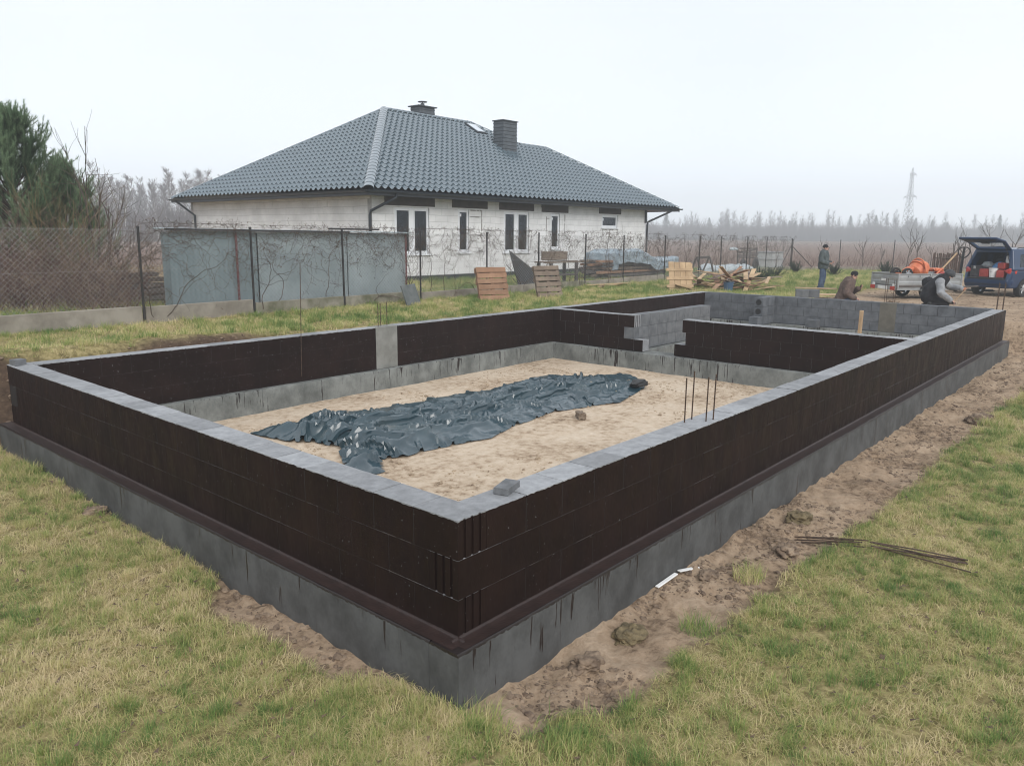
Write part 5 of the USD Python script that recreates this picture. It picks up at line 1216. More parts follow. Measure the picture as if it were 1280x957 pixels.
# crumbs of soil and stones
def crumb(seed): 
    s_ = trimesh.creation.icosphere(1); v = np.array(s_.vertices); return v * (1 + 1.3 * (meshkit.noise(v * 2.6 + seed * 5.1, seed) - .5))[:, None] * A([1, .85, .6]), np.array(s_.faces)
P, S = [], []
xs_ = rng.uniform(-.8, 19, 70000); ys_ = rng.uniform(-2.2, .0, 70000); keep = (dirt_mask(xs_, ys_) > .6) & (ys_ < -.16) & (meshkit.fbm(np.stack([xs_ * 1.7, ys_ * 1.7, 0 * xs_], -1), 4, 77) > .45) & (rng.random(70000) < np.clip(3 / (xs_ + 3), .15, 1)); P.append(np.stack([xs_[keep], ys_[keep]], 1))
xs_ = rng.uniform(-.8, -.14, 2500); ys_ = rng.uniform(-.5, 7.5, 2500); keep = dirt_mask(xs_, ys_) > .6; P.append(np.stack([xs_[keep], ys_[keep]], 1))
xs_ = rng.uniform(-2, 19, 9000); ys_ = rng.uniform(7.95, 10.5, 9000); keep = dirt_mask(xs_, ys_) > .5; P.append(np.stack([xs_[keep], ys_[keep]], 1))
xs_ = rng.uniform(18.4, 34, 6000); ys_ = rng.uniform(-4, 7, 6000); keep = dirt_mask(xs_, ys_) > .5; P.append(np.stack([xs_[keep], ys_[keep]], 1))
P = np.concatenate(P); P = np.column_stack([P, gz(P[:, 0], P[:, 1])]); S = np.exp(rng.normal(math.log(.0085), .7, len(P))); S = np.minimum(S, .034); P[:, 2] -= S * .15
scatter('/World/soil_crumbs', 'brown crumbs of soil and small stones on the bare ground', 'soil', [crumb(1), crumb(2), crumb(3), crumb(4)], M_CLOD, P, rng.uniform(0, 6.28, len(P)), S)
xs_, ys_ = rng.uniform(.4, 10.4, 9000), rng.uniform(.4, 7.3, 9000); keep = meshkit.fbm(np.stack([xs_ * 1.1, ys_ * 1.1, 0 * xs_], -1), 4, 78) > .52; P = np.column_stack([xs_[keep], ys_[keep], sand_z(xs_[keep], ys_[keep])]); S = np.minimum(np.exp(rng.normal(math.log(.009), .6, len(P))), .04)
scatter('/World/sand_crumbs', 'lumps and footprints crumbs on the sand inside the foundation', 'sand lumps', [crumb(5), crumb(6), crumb(7)], mat('sand_lump', (.2, .145, .095), (.42, .33, .23), 9, 5, .95), P, rng.uniform(0, 6.28, len(P)), S)

# ------------------------------------------------------------------ grass
def tuft(n, rad, lmin, lmax, lean, wid, tone, swirl=.9):
    a_ = rng.uniform(0, 6.28, n); r_ = rad * np.sqrt(rng.random(n)); P = np.stack([r_ * np.cos(a_), r_ * np.sin(a_), np.full(n, -.008)], 1)
    az = rng.normal(0, swirl, n); L_ = rng.uniform(lmin, lmax, n); le = np.clip(rng.normal(lean, .25, n), .05, 1.5)
    h = np.stack([np.cos(az), np.sin(az), 0 * az], 1); up_ = A([0, 0, 1.0])
    d1 = h * np.sin(le * .6)[:, None] + up_ * np.cos(le * .6)[:, None]; l2 = np.minimum(le * 1.4, 1.7); d2 = h * np.sin(l2)[:, None] + up_ * np.cos(l2)[:, None]
    s_ = np.stack([-h[:, 1], h[:, 0], 0 * az], 1) * (wid * rng.uniform(.6, 1.3, n) / 2)[:, None]
    M1 = P + d1 * (L_ * .45)[:, None]; E = M1 + d2 * (L_ * .55)[:, None]
    v = np.stack([P - s_, P + s_, M1 - s_ * .8, M1 + s_ * .8, E], 1).reshape(-1, 3); b = np.arange(n)[:, None] * 5
    f = np.concatenate([b + A([[0, 1, 3]]), b + A([[0, 3, 2]]), b + A([[2, 3, 4]])]).astype(int)
    t = np.repeat(np.clip(rng.normal(tone, .3, n), 0, 1), 5)
    m = MB().add(v, f); return m, {'tone': t}
M_GRASS = usdkit.material(stage, LOOKS + 'grass_blades', {
    'g': ('geometry', {}), 'n': ('noise_texture', {'scale': .75, 'detail': 4.0, 'roughness': .6}), 'n2': ('noise_texture', {'scale': 5.0, 'detail': 3.0}), 'at': ('attribute', {'attribute': 'tone'}), 'sp': ('separate_xyz', {}),
    'sx': ('map_range', {'from_min': -2.5, 'from_max': 6.0, 'to_min': -.05, 'to_max': .085, 'clamp': True}),
    'm1': ('math', {'math_type': 'multiply_add', 'value2': 1.5, 'value3': -.66}), 'm2': ('math', {'math_type': 'multiply_add', 'value2': .5}), 'm3': ('math', {'math_type': 'multiply_add', 'value2': .5}), 'm4': ('math', {'math_type': 'add'}),
    'r': ('rgb_ramp', {'ramp': [(.22, (.66, .54, .34)), (.42, (.56, .47, .245)), (.56, (.44, .41, .165)), (.68, (.31, .345, .11)), (.82, (.165, .245, .065)), (.97, (.095, .175, .047))]}),
    'd': ('principled_bsdf', {'roughness': .6, 'specular_ior_level': .25}), 't': ('translucent_bsdf', {}), 'm': ('mix_closure', {'fac': .25})},
    [('g.position', 'n.vector'), ('g.position', 'n2.vector'), ('g.position', 'sp.vector'), ('sp.x', 'sx.value'), ('n.fac', 'm1.value1'), ('at.fac', 'm2.value1'), ('m1.value', 'm2.value3'), ('n2.fac', 'm3.value1'), ('m2.value', 'm3.value3'), ('m3.value', 'm4.value1'), ('sx.result', 'm4.value2'),
     ('m4.value', 'r.fac'), ('r.color', 'd.base_color'), ('r.color', 't.color'), ('d.BSDF', 'm.closure1'), ('t.BSDF', 'm.closure2')], surface='m.closure')
G_PROTO = [tuft(40, .11, .07, .16, 1.1, .0042, .3), tuft(36, .1, .06, .15, 1.18, .004, .2), tuft(36, .1, .06, .15, .95, .004, .5), tuft(44, .06, .08, .17, .62, .004, .8, 2.5), tuft(30, .11, .06, .14, 1.22, .0045, .12), tuft(30, .05, .05, .12, .8, .0042, .95, 2.5), tuft(40, .08, .05, .11, 1.0, .0036, .4, 3)]
def lawn_points():
    out = []
    def region(n, x0, x1, y0, y1, dens, smin, smax, cond=None):
        n = int(n); x_, y_ = rng.uniform(x0, x1, n), rng.uniform(y0, y1, n); z_ = gz(x_, y_); P_ = np.column_stack([x_, y_, z_])
        d_ = P_ - C; dep = d_ @ FW; px_ = 640 + F_PX * (d_ @ RT) / np.maximum(dep, .1); py_ = 478.5 - F_PX * (d_ @ UP) / np.maximum(dep, .1)
        ok = (dep > .8) & (px_ > -260) & (px_ < 1540) & (py_ < 1180) & (dirt_mask(x_, y_) + .25 * nz(x_, y_, 3, 91) < .42)
        ok &= rng.random(n) < dens(dep)
        ok &= ~((x_ > -.17) & (x_ < L2 + .17) & (y_ > -.17) & (y_ < L1 + .17))
        if cond is not None: ok &= cond(x_, y_)
        P_ = P_[ok]; out.append((P_, rng.uniform(smin, smax, len(P_)) * np.clip(dep[ok] / 11, .68, 1.3)))
    near = lambda d: np.clip((6.5 / np.maximum(d, 1)) ** 1.5, .16, 1)
    region(250 * 22 * 8, -4.2, 17.8, -7.5, .5, near, .75, 1.25)
    region(310 * 5 * 10, -5.2, -.12, -.5, 9.5, near, .75, 1.25)
    region(60 * 24 * 8, 17, 24, -8, 3, lambda d: .5 + 0 * d, .9, 1.4)
    region(85 * 24 * 4.4, -7, 19, 7.9, 13.2, lambda d: .75 + 0 * d, .8, 1.25, lambda x, y: y < np.polyval(lx, x) - .05)
    region(40 * 27 * 10, 18, 46, 2, 14.5, lambda d: .8 + 0 * d, 1.0, 1.6, lambda x, y: (y < np.polyval(lx, x) - .05) & ((x - corner[0]) * .62 + (y - corner[1]) * .78 < -.2))
    region(18 * 60 * 9, -8, 46, 12.5, 18.1, lambda d: .7 + 0 * d, 1.2, 2.2, lambda x, y: (y > np.polyval(lx, x) + .1) & (x < 41))
    return np.concatenate([o[0] for o in out]), np.concatenate([o[1] for o in out])
P, S = lawn_points()
scatter('/World/grass', 'matted yellow-green winter grass of the lawn', 'grass', G_PROTO, M_GRASS, P, rng.uniform(0, 6.28, len(P)), S)
print('tufts', len(P))
# taller tufts at the soil edge
for i, (a_, b_) in enumerate(((710, 935), (597, 905), (935, 722), (40, 590), (870, 790))):
    m, pv = tuft(230, .13, .08, .2, .75, .003, .55 - .1 * (i % 2)); p = on_ground(a_, b_)
    v, f = m.arr(); single('grass_tuft', (v + p, f), M_GRASS, ('straw-coloured grass tuft at the bottom edge, right of the front corner', 'green grass tuft at the very foot of the front corner', 'lone grass tuft on the bare soil right of the white strips', 'grass tuft overhanging the left footing near its far end', 'grass tuft at the soil edge below the white strips')[i], 'grass tuft', prim=pv)

# a few fallen leaves and stalks on the lawn
n_ = 2600; xs_, ys_ = np.concatenate([rng.uniform(-4, 16, n_), rng.uniform(-5, -.2, n_ // 2)]), np.concatenate([rng.uniform(-6.5, -.4, n_), rng.uniform(-.4, 8, n_ // 2)])
Pl = np.column_stack([xs_, ys_, gz(xs_, ys_) + rng.uniform(.01, .045, len(xs_))]); az_ = rng.uniform(0, 6.28, len(xs_)); Dl = np.stack([np.cos(az_), np.sin(az_), rng.normal(0, .35, len(xs_))], 1)
single('fallen_leaves', MB().add(*tris(Pl, Dl, rng.uniform(.02, .055, len(xs_)), rng.uniform(.012, .035, len(xs_)))), M_LEAF, 'small brown fallen leaves scattered over the lawn', 'leaves', kind='stuff')

# ------------------------------------------------------------------ people
def ball_pts(c, r, n=14):
    i = np.arange(n * 6) + .5; ph = np.arccos(1 - 2 * i / (n * 6)); th = math.pi * (1 + 5 ** .5) * i
    r = np.broadcast_to(A(r, float), 3) if np.ndim(r) else A([r] * 3)
    return A(c) + np.stack([np.cos(th) * np.sin(ph), np.sin(th) * np.sin(ph), np.cos(ph)], 1) * r
def limb(chain, add=0.0):
    """chain of (point, radius): hull between neighbours, joined into one solid"""
    out = None
    for (p, r), (q_, r2) in zip(chain[:-1], chain[1:]):
        h = m3.Manifold.hull_points(np.vstack([ball_pts(p, np.add(r, add)), ball_pts(q_, np.add(r2, add))])); out = h if out is None else out + h
    return out
def solid(parts, ref=.03, smooth=6):
    m = parts[0]
    for p in parts[1:]: m = m + p
    me = m.refine_to_length(ref).to_mesh(); t = trimesh.Trimesh(np.array(me.vert_properties[:, :3], float), np.array(me.tri_verts), process=True)
    trimesh.smoothing.filter_taubin(t, .5, .53, smooth); return np.array(t.vertices), np.array(t.faces)
M_SKIN = mat('skin', (.42, .235, .18), (.5, .3, .235), 30, 2, .55)
M_HAIR = mat('dark_features', (.03, .022, .02), (.05, .04, .035), 30, 2, .7)
def cloth(name, c1, c2, sc=9): return mat(name, c1, c2, sc, 5, .9, .6, 22, spec=.2, bdist=.02)
def hand(wrist, d, side_v, grip=.5):
    """palm, four unequal bent fingers and a thumb leaving the side of the palm"""
    wrist, d, s_ = A(wrist, float), A(d, float), A(side_v, float); d = d / np.linalg.norm(d); s_ = s_ - d * (s_ @ d); s_ /= np.linalg.norm(s_); n_ = np.cross(d, s_)
    ps = [limb([(wrist, .024), (wrist + d * .03 + s_ * .012, .022), (wrist + d * .085 + s_ * .026, .014)]), limb([(wrist, .024), (wrist + d * .03 - s_ * .012, .022), (wrist + d * .08 - s_ * .026, .014)]), limb([(wrist + d * .085 + s_ * .026, .014), (wrist + d * .08 - s_ * .026, .014)])]
    for k, (o, L_) in enumerate(((.027, .062), (.009, .074), (-.009, .07), (-.026, .054))):
        b = wrist + d * .085 + s_ * o; m1 = b + (d * math.cos(grip) + n_ * math.sin(grip)) * L_ * .45; m2 = m1 + (d * math.cos(grip * 2) + n_ * math.sin(grip * 2)) * L_ * .33; e_ = m2 + (d * math.cos(grip * 2.8) + n_ * math.sin(grip * 2.8)) * L_ * .25
        ps.append(limb([(b, .0095), (m1, .009), (m2, .0082), (e_, .007)]))
    tb_ = wrist + d * .03 + s_ * .03; t1 = tb_ + (d * .6 + s_ * .6 + n_ * .35) * .04; t2 = t1 + (d * .85 + s_ * .15 + n_ * .4) * .032
    ps.append(limb([(tb_, .013), (t1, .0105), (t2, .0085)])); return ps
def head_parts(c, fwd, up_):
    f_, u_ = A(fwd, float), A(up_, float); f_ /= np.linalg.norm(f_); u_ = u_ - f_ * (u_ @ f_); u_ /= np.linalg.norm(u_); l_ = np.cross(u_, f_); T = lambda x, y, z: A(c) + f_ * x + l_ * y + u_ * z
    sk = [limb([(T(-.02, 0, .045), .082), (T(-.005, 0, .05), .08)]), limb([(T(.02, 0, .02), .068), (T(.035, 0, -.075), .04)]), limb([(T(.03, .03, -.03), .045), (T(.03, -.03, -.03), .045)]),
          limb([(T(.088, 0, .03), .011), (T(.108, 0, -.012), .014)]), limb([(T(.077, .022, -.052), .009), (T(.077, -.022, -.052), .009)])]
    for s_ in (-1, 1): sk.append(limb([(T(-.01, .079 * s_, .03), .018), (T(-.012, .083 * s_, -.01), .013)]))
    eyes = MB()
    for s_ in (-1, 1): eyes.tm(limb([(T(.079, .032 * s_, .018), .0085), (T(.081, .036 * s_, .018), .008)])); eyes.tm(limb([(T(.084, .018 * s_, .036), .005), (T(.078, .05 * s_, .036), .004)]))
    hat = [m3.Manifold.hull_points(np.vstack([ball_pts(T(-.018, 0, .075), (.1, .093, .085)), ball_pts(T(-.015, 0, .055), .09)]))]
    brim = limb([(T(-.012, 0, .05), (.102, .095, .03)), (T(-.012, 0, .058), (.102, .095, .03))])
    return sk, eyes, hat + [brim], T
class Person:
    def __init__(s, label, loc, rz, J, mats, hood=False, scale=1.0, bulk=0.0):
        t_ = s.t = Thing('person', label, 'person', tuple(loc), rz, scale=scale)
        J = {k: A(v, float) for k, v in J.items()}; s.J = J
        sk, eyes, hat, T = head_parts(J['head'], J['look'], J['up']); s.T = T
        arms, legs, sleeves, trs, boots = [], [], [], [], []
        torso_c = [(J['hip'], (.13, .16, .11)), (J['waist'], (.115, .145, .1)), (J['chest'], (.125, .17, .12)), (J['neckb'], (.09, .12, .07))]
        body = [limb(torso_c), limb([(J['neckb'], .06), (J['head'] + A([-.01, 0, -.04]), .052)])]
        for k in 'lr':
            sh, el, wr = J['sh' + k], J['el' + k], J['wr' + k]
            body.append(limb([(J['neckb'], .06), (sh, .062), (el, .043), (wr, .028)]))
            body += hand(wr, J.get('hd' + k, wr - el), J.get('hs' + k, A([0, 1 if k == 'l' else -1, .3])) , .55)
            sleeves.append(limb([(J['chest'], .1), (sh, .085), (el, .066), (wr - (wr - el) * .06, .05)], bulk * .6))
            hp_, kn, an, to = J['hp' + k], J['kn' + k], J['an' + k], J['to' + k]
            body.append(limb([(J['hip'], .1), (hp_, .095), (kn, .06), (an, .042), (to, .034)]))
            trs.append(limb([(J['hip'], .12), (hp_, .112), (kn, .083), (an, .07)]))
            boots.append(limb([(an + A([0, 0, .05]), .064), (an - (to - an) * .25 , .056), (to, .046)]))
        t_.part('body', solid(body + sk, .022, 4), M_SKIN, smooth=True)
        t_.part('eyes', eyes, M_HAIR)
        t_.part('jacket', s.wrinkle(solid([limb(torso_c, .035 + bulk)] + (sleeves if mats.get('sleeve') is None else []) + [limb([(J['hip'] + A([0, 0, -.06]), (.15, .185, .08)), (J['waist'], (.15, .18, .1))], bulk)], .026, 4), 3), mats['jacket'], smooth=True)
        if mats.get('sleeve') is not None: t_.part('sleeves', s.wrinkle(solid(sleeves, .026, 4), 5), mats['sleeve'], smooth=True)
        t_.part('trousers', s.wrinkle(solid(trs, .026, 4), 7), mats['trousers'], smooth=True)
        t_.part('boots', solid(boots, .03, 3), M_POST, smooth=True)
        if hood: hat = [limb([(T(-.03, 0, .03), (.125, .115, .12)), (T(.02, 0, .05), (.105, .105, .1))]), limb([(T(-.05, 0, -.07), .09), (J['neckb'] + A([-.02, 0, .03]), (.12, .13, .07))])]
        hv, hf = solid(hat, .02, 3)
        t_.part('hood' if hood else 'knit_cap', (hv, hf), mats['hat'], smooth=True)
    def wrinkle(s, vf, seed):
        v, f = vf; t = trimesh.Trimesh(v, f, process=False); n_ = meshkit.fbm(v * 9 + seed, 3, seed) - .5; return v + np.array(t.vertex_normals) * (n_ * .035)[:, None], f
JK1, TR1 = cloth('grey_green_jacket', (.05, .062, .065), (.1, .118, .12)), cloth('blue_jeans', (.035, .055, .1), (.085, .115, .17))
JK2, CAP = cloth('brown_jacket', (.075, .052, .045), (.145, .105, .09)), cloth('black_knit', (.012, .012, .014), (.028, .026, .028), 30)
VEST, HOOD, SLV = cloth('black_vest', (.014, .014, .017), (.03, .03, .034)), cloth('dark_grey_hood', (.045, .047, .052), (.085, .088, .094)), cloth('light_grey_sleeve', (.2, .205, .215), (.31, .32, .335))
# standing man
mp_ = on_ground(1026.5, 362.5); ws_ = (362.5 - 306.5) / F_PX * depth_of(mp_) / 1.75; print('man scale', ws_)
man1 = Person('standing man in grey-green jacket, blue jeans and dark cap on the lawn', (mp_[0], mp_[1], float(gz(mp_[0], mp_[1])) + .0), math.radians(-82), dict(
    hip=(0, 0, .93), waist=(0, 0, 1.08), chest=(.0, 0, 1.27), neckb=(0, 0, 1.43), head=(.035, 0, 1.6), look=(1, .1, -.12), up=(0, 0, 1),
    shl=(-.01, .19, 1.4), ell=(.0, .27, 1.12), wrl=(.25, .13, 1.06), shr=(-.01, -.19, 1.4), elr=(-.05, -.27, 1.13), wrr=(.2, -.13, 1.03), hdl=(.9, -.4, 0), hdr=(.9, .4, .1),
    hpl=(0, .09, .9), knl=(.03, .11, .49), anl=(-.02, .12, .1), tol=(.15, .14, .045), hpr=(0, -.09, .9), knr=(.0, -.12, .49), anr=(-.05, -.14, .1), tor=(.11, -.17, .045)), dict(jacket=JK1, trousers=TR1, hat=CAP), scale=max(.95, min(1.1, ws_)), bulk=.035)
M_SCARF = cloth('red_scarf', (.16, .03, .03), (.24, .05, .045)); sc_ = [limb([(man1.J['neckb'] + A([.0, 0, .035]), (.085, .085, .035)), (man1.J['neckb'] + A([.02, 0, .055]), (.08, .08, .03))])]
man1.t.part('scarf', solid(sc_, .02, 2), M_SCARF, smooth=True)
# kneeling man in brown
def place(px_, dep): 
    q_ = atdepth(px_, 360, dep); return A([q_[0], q_[1], float(gz(q_[0], q_[1]))])
p_ = place(1056, 23.6); top_ = atdepth(1064, 339.5, 23.6)[2]; print('kneel', p_, top_)
man2 = Person('kneeling man in brown jacket and dark cap, bent over just behind the far wall', (p_[0], p_[1], top_ - 1.06), math.radians(-78), dict(
    hip=(-.05, 0, .2), waist=(0, 0, .36), chest=(.06, 0, .56), neckb=(.11, 0, .71), head=(.2, 0, .86), look=(1, .1, -.55), up=(.4, 0, 1),
    shl=(.09, .19, .68), ell=(.2, .26, .42), wrl=(.36, .1, .52), shr=(.09, -.19, .68), elr=(.08, -.28, .4), wrr=(.3, -.16, .26), hdl=(.7, -.2, .4), hdr=(.9, .2, -.2),
    hpl=(-.02, .1, .2), knl=(.38, .16, .09), anl=(-.06, .16, .05), tol=(-.22, .16, .035), hpr=(-.02, -.1, .2), knr=(.36, -.18, .09), anr=(-.08, -.16, .05), tor=(-.24, -.17, .035)), dict(jacket=JK2, trousers=TR1, hat=CAP), scale=1.08, bulk=.045)
man2.t.part('glove', solid(hand(man2.J['wrl'] - A([.02, 0, 0]), (.7, -.2, .4), (0, 1, .3), .6), .012, 1), CAP, smooth=True)
man2.t.part('hood', solid([limb([((.03, 0, .76), (.08, .13, .06)), ((.1, .0, .72), (.1, .12, .05))])], .02, 3), JK2, smooth=True)
# bending man
p_ = place(1170, 21.3); top_ = atdepth(1190, 335.5, 21.3)[2]; print('bend', p_, top_)
man3 = Person('kneeling man in black vest with grey hood and sleeves, reaching down with an orange glove', (p_[0], p_[1], top_ - 1.07), math.radians(-76), dict(
    hip=(-.12, 0, .26), waist=(-.08, 0, .42), chest=(.02, 0, .62), neckb=(.14, 0, .78), head=(.29, 0, .9), look=(1, -.05, -.7), up=(.5, 0, 1),
    shl=(.12, .2, .72), ell=(.36, .3, .56), wrl=(.62, .16, .54), shr=(.08, -.22, .72), elr=(.12, -.36, .42), wrr=(.37, -.26, .22), hdl=(.9, -.1, -.3), hdr=(.8, .2, -.3),
    hpl=(-.1, .11, .26), knl=(.3, .18, .1), anl=(-.12, .18, .07), tol=(-.28, .18, .04), hpr=(-.1, -.11, .26), knr=(.28, -.2, .1), anr=(-.12, -.18, .07), tor=(-.28, -.19, .04)), dict(jacket=VEST, trousers=CAP, hat=HOOD, sleeve=SLV), hood=True, scale=1.0, bulk=.05)
M_ORANGE = mat('orange_rubber', (.55, .16, .05), (.66, .22, .08), 12, 3, .5)
man3.t.part('glove', solid(hand(man3.J['wrl'] - A([.03, 0, 0]), (.9, -.1, -.3), (0, 1, .3), .7) + [limb([(man3.J['wrl'] - A([.07, -.02, -.0]), .036), (man3.J['wrl'], .03)])], .012, 1), M_ORANGE, smooth=True)
man3.t.part('glove', solid(hand(man3.J['wrr'] - A([.03, 0, 0]), (.8, .2, -.3), (0, -1, .3), .7), .012, 1), VEST, smooth=True)
man3.t.part('vest_back', man3.wrinkle(solid([limb([((-.18, 0, .3), (.2, .24, .2)), ((-.14, 0, .52), (.18, .24, .15)), ((.0, 0, .7), (.15, .22, .1))])], .03, 3), 9), VEST, smooth=True)
h0 = man3.t.loc + rotz(man3.t.rz) @ A([.72, .14, .5]); h1 = man3.t.loc + rotz(man3.t.rz) @ A([.42, -.12, .14])
t_ = Thing('brush', 'long-handled brush with pale wooden handle held by the man with the orange glove', 'brush', tuple(h1))
t_.part('handle', MB().tube([h0 + (h0 - h1) * .12, h1], .014, 8), M_PINEB, world=True); t_.part('head', MB().box(h1, (.06, .18, .05), rotz(.5), ch=.01), M_GREYB, world=True)
q_ = place(1159, 22.0); single('black_bag', blob(q_ + A([0, 0, .74]), (.13, .16, .17), 61, .2), VEST, 'dark rucksack-like bundle just behind the back of the hooded man', 'bag', smooth=True)

# blocks and boards by the standing man
for i, (a_, z_) in enumerate(((1003, 0), (1016.5, 0))):
    q_ = place(a_, 23.9); v, f = cbox((.38, .24, .24), .006); single('concrete_block', (v @ rotz(-1.15).T + q_ + A([0, 0, .12 + .1]), f), B_LIGHT, ('grey block behind the far wall below the board, left one', 'grey block behind the far wall below the board, right one')[i], 'block')
q_ = place(1020, 24.2); single('board', MB().box(q_ + A([0, 0, .36]), (1.25, .28, .03), rotz(-1.2), ch=.004), M_PINEB, 'pale board lying on grey blocks in front of the standing man', 'board')
q_ = place(1042, 25.5); single('board', MB().box(q_ + A([0, 0, .12]), (1.3, .5, .03), rotz(-1.0), ch=.004), M_PINEB, 'pale yellowish board lying on the grass between the standing and the kneeling man', 'board')

# ------------------------------------------------------------------ car
M_CAR = mat('dark_blue_paint', (.006, .024, .068), (.008, .029, .08), 2, 2, .3, spec=.45, coat=.2)
M_BLK = mat('black_plastic', (.012, .012, .013), (.018, .018, .019), 5, 2, .55)
M_TYRE = mat('tyre_rubber', (.012, .012, .012), (.024, .023, .022), 12, 3, .85)
M_ALLOY = mat('alloy', (.45, .46, .48), (.55, .56, .58), 4, 2, .3, metal=.85)
M_REDL = mat('red_lamp', (.36, .03, .03), (.46, .05, .04), 6, 2, .15, coat=.6); M_TRIMI = mat('interior_grey', (.035, .035, .038), (.06, .06, .064), 6, 3, .8)
cp = on_ground(1276, 371); CRZ = math.radians(-22)
h_ = A([math.cos(CRZ), math.sin(CRZ), 0]); r_ = A([h_[1], -h_[0], 0])
cloc = cp - h_ * .92 - r_ * .80; cloc[2] = float(gz(cp[0], cp[1])) + .0
car = Thing('car', 'dark blue estate van parked at the right edge with its tailgate open', 'car', tuple(cloc), CRZ)
def sph(pts, r): return m3.Manifold.hull_points(np.vstack([ball_pts(p, r, 10) for p in pts]))
lower = sph([(x, y, z) for x in (.16, 4.3) for y in (-.74, .74) for z in (.42,)] + [(x, y * .98, .9) for x in (.2, 3.7) for y in (-.78, .78)] + [(4.5, y, .6) for y in (-.6, .6)] + [(.1, y, .62) for y in (-.72, .72)], .1)
GH = lambda s: sph([(.2 + s, y * (.8 - s), 1.0) for y in (-1, 1)] + [(3.9 - s, y * (.78 - s), .98) for y in (-1, 1)] + [(.36 + s, y * (.62 - s), 1.62 - s) for y in (-1, 1)] + [(2.85 - s, y * (.6 - s), 1.62 - s) for y in (-1, 1)] + [(1.6, y * (.64 - s), 1.66 - s) for y in (-1, 1)], .09)
cav = sph([(-.5, y, .7) for y in (-.66, .66)] + [(1.5, y, .7) for y in (-.66, .66)] + [(-.5, y, 1.1) for y in (-.68, .68)] + [(-.5, y, 1.55) for y in (-.54, .54)] + [(3.2, y, 1.1) for y in (-.68, .68)] + [(2.6, y, 1.55) for y in (-.54, .54)] + [(3.2, y, .75) for y in (-.66, .66)], .04)
swin = []
for x0, x1, x2, x3 in ((.5, 1.32, .66, 1.3), (1.44, 2.36, 1.42, 2.3), (2.46, 3.4, 2.42, 2.86)):
    swin.append(m3.Manifold.hull_points(A([(x, y, z) for (x, z) in ((x0, 1.08), (x1, 1.08), (x2, 1.52), (x3, 1.52)) for y in (-1.2, 1.2)])))
arch = [m3.Manifold.cylinder(2.4, .36, .36, 28, True).rotate([90, 0, 0]).translate([x, 0, .31]) for x in (.92, 3.7)]
bodym = (lower + GH(0)) - cav
for w_ in swin: bodym = bodym - w_
for a_ in arch: bodym = bodym - (a_ - m3.Manifold.cube([5, 1.2, 2], True))
car.part('body', MB().tm(bodym), M_CAR, smooth=30)
gl = GH(.02) - GH(.028)
for k, w_ in enumerate(swin):
    gk = gl ^ w_
    for s_ in (-1, 1):
        car.part('side_window', MB().tm(gk ^ m3.Manifold.cube([9, 2, 4], True).translate([0, s_ * 1.001, 0])), M_GLASS)
fl_ = car.part('interior', MB().span((-.02, -.62, .66), (1.4, .62, .7), ch=.01).span((1.38, -.6, .7), (1.5, .6, 1.2), ch=.04), M_TRIMI)
for y_ in (-.42, 0, .42): car.part('head_rest', MB().tm(limb([((1.45, y_ - .08, 1.28), .06), ((1.45, y_ + .08, 1.28), .06)])), M_TRIMI, smooth=True)
car.part('rear_bumper', MB().tm(sph([(.04, y, z) for y in (-.74, .74) for z in (.5, .6)] + [(.2, y, z) for y in (-.82, .82) for z in (.5, .6)], .05)), M_CAR, smooth=40)
car.part('bumper_strip', MB().span((-.02, -.7, .63), (.12, .7, .66), ch=.01), M_BLK)
for s_ in (-1, 1):
    car.part('tail_lamp', MB().tm(sph([(.13, s_ * .77, z) for z in (.86, 1.0)] + [(.34, s_ * .835, z) for z in (.88, 1.0)] + [(.1, s_ * .66, .94)], .05)), M_REDL, smooth=True)
    car.part('roof_rail', MB().tube([(.6, s_ * .63, 1.70), (.7, s_ * .63, 1.755), (1.7, s_ * .63, 1.775), (2.6, s_ * .62, 1.74), (2.75, s_ * .62, 1.69)], .016, 6), M_BLK)
    car.part('door_seam', MB().span((1.375, s_ * .868, .5), (1.383, s_ * .874, 1.0)), M_BLK)
def wheel(t, c, R_, w_, side):
    tp = t.part('tyre', MB().lathe([(R_ * .66, -w_ / 2), (R_ * .93, -w_ / 2), (R_, -w_ * .36), (R_, w_ * .36), (R_ * .93, w_ / 2), (R_ * .66, w_ / 2), (R_ * .64, 0), (R_ * .66, -w_ / 2)], 32, R=rotx(math.pi / 2), c=c), M_TYRE, smooth=40)
    m = MB().lathe([(R_ * .67, -w_ * .4), (R_ * .64, -w_ * .3), (R_ * .64, w_ * .3), (R_ * .67, w_ * .4)], 28, R=rotx(math.pi / 2), c=c)
    m.lathe([(.001, -.02), (R_ * .2, -.018), (R_ * .2, .018), (.001, .02)], 16, R=rotx(math.pi / 2), c=A(c) + A([0, side * w_ * .32, 0]))
    for k in range(6):
        a_ = k * math.pi / 3 + .2; m.box(A(c) + A([math.cos(a_) * R_ * .4, side * w_ * .3, math.sin(a_) * R_ * .4]), (R_ * .52, .03, .055), roty(-a_), ch=.006)
    t.part('rim', m, M_ALLOY, smooth=30, parent=tp)
    t.part('brake_drum', MB().lathe([(.001, -.03), (R_ * .5, -.03), (R_ * .5, .03), (.001, .03)], 20, R=rotx(math.pi / 2), c=c), M_BLK, parent=tp)
for x_ in (.92, 3.7):
    for s_ in (-1, 1): wheel(car, (x_, s_ * .77, .32), .32, .205, s_)
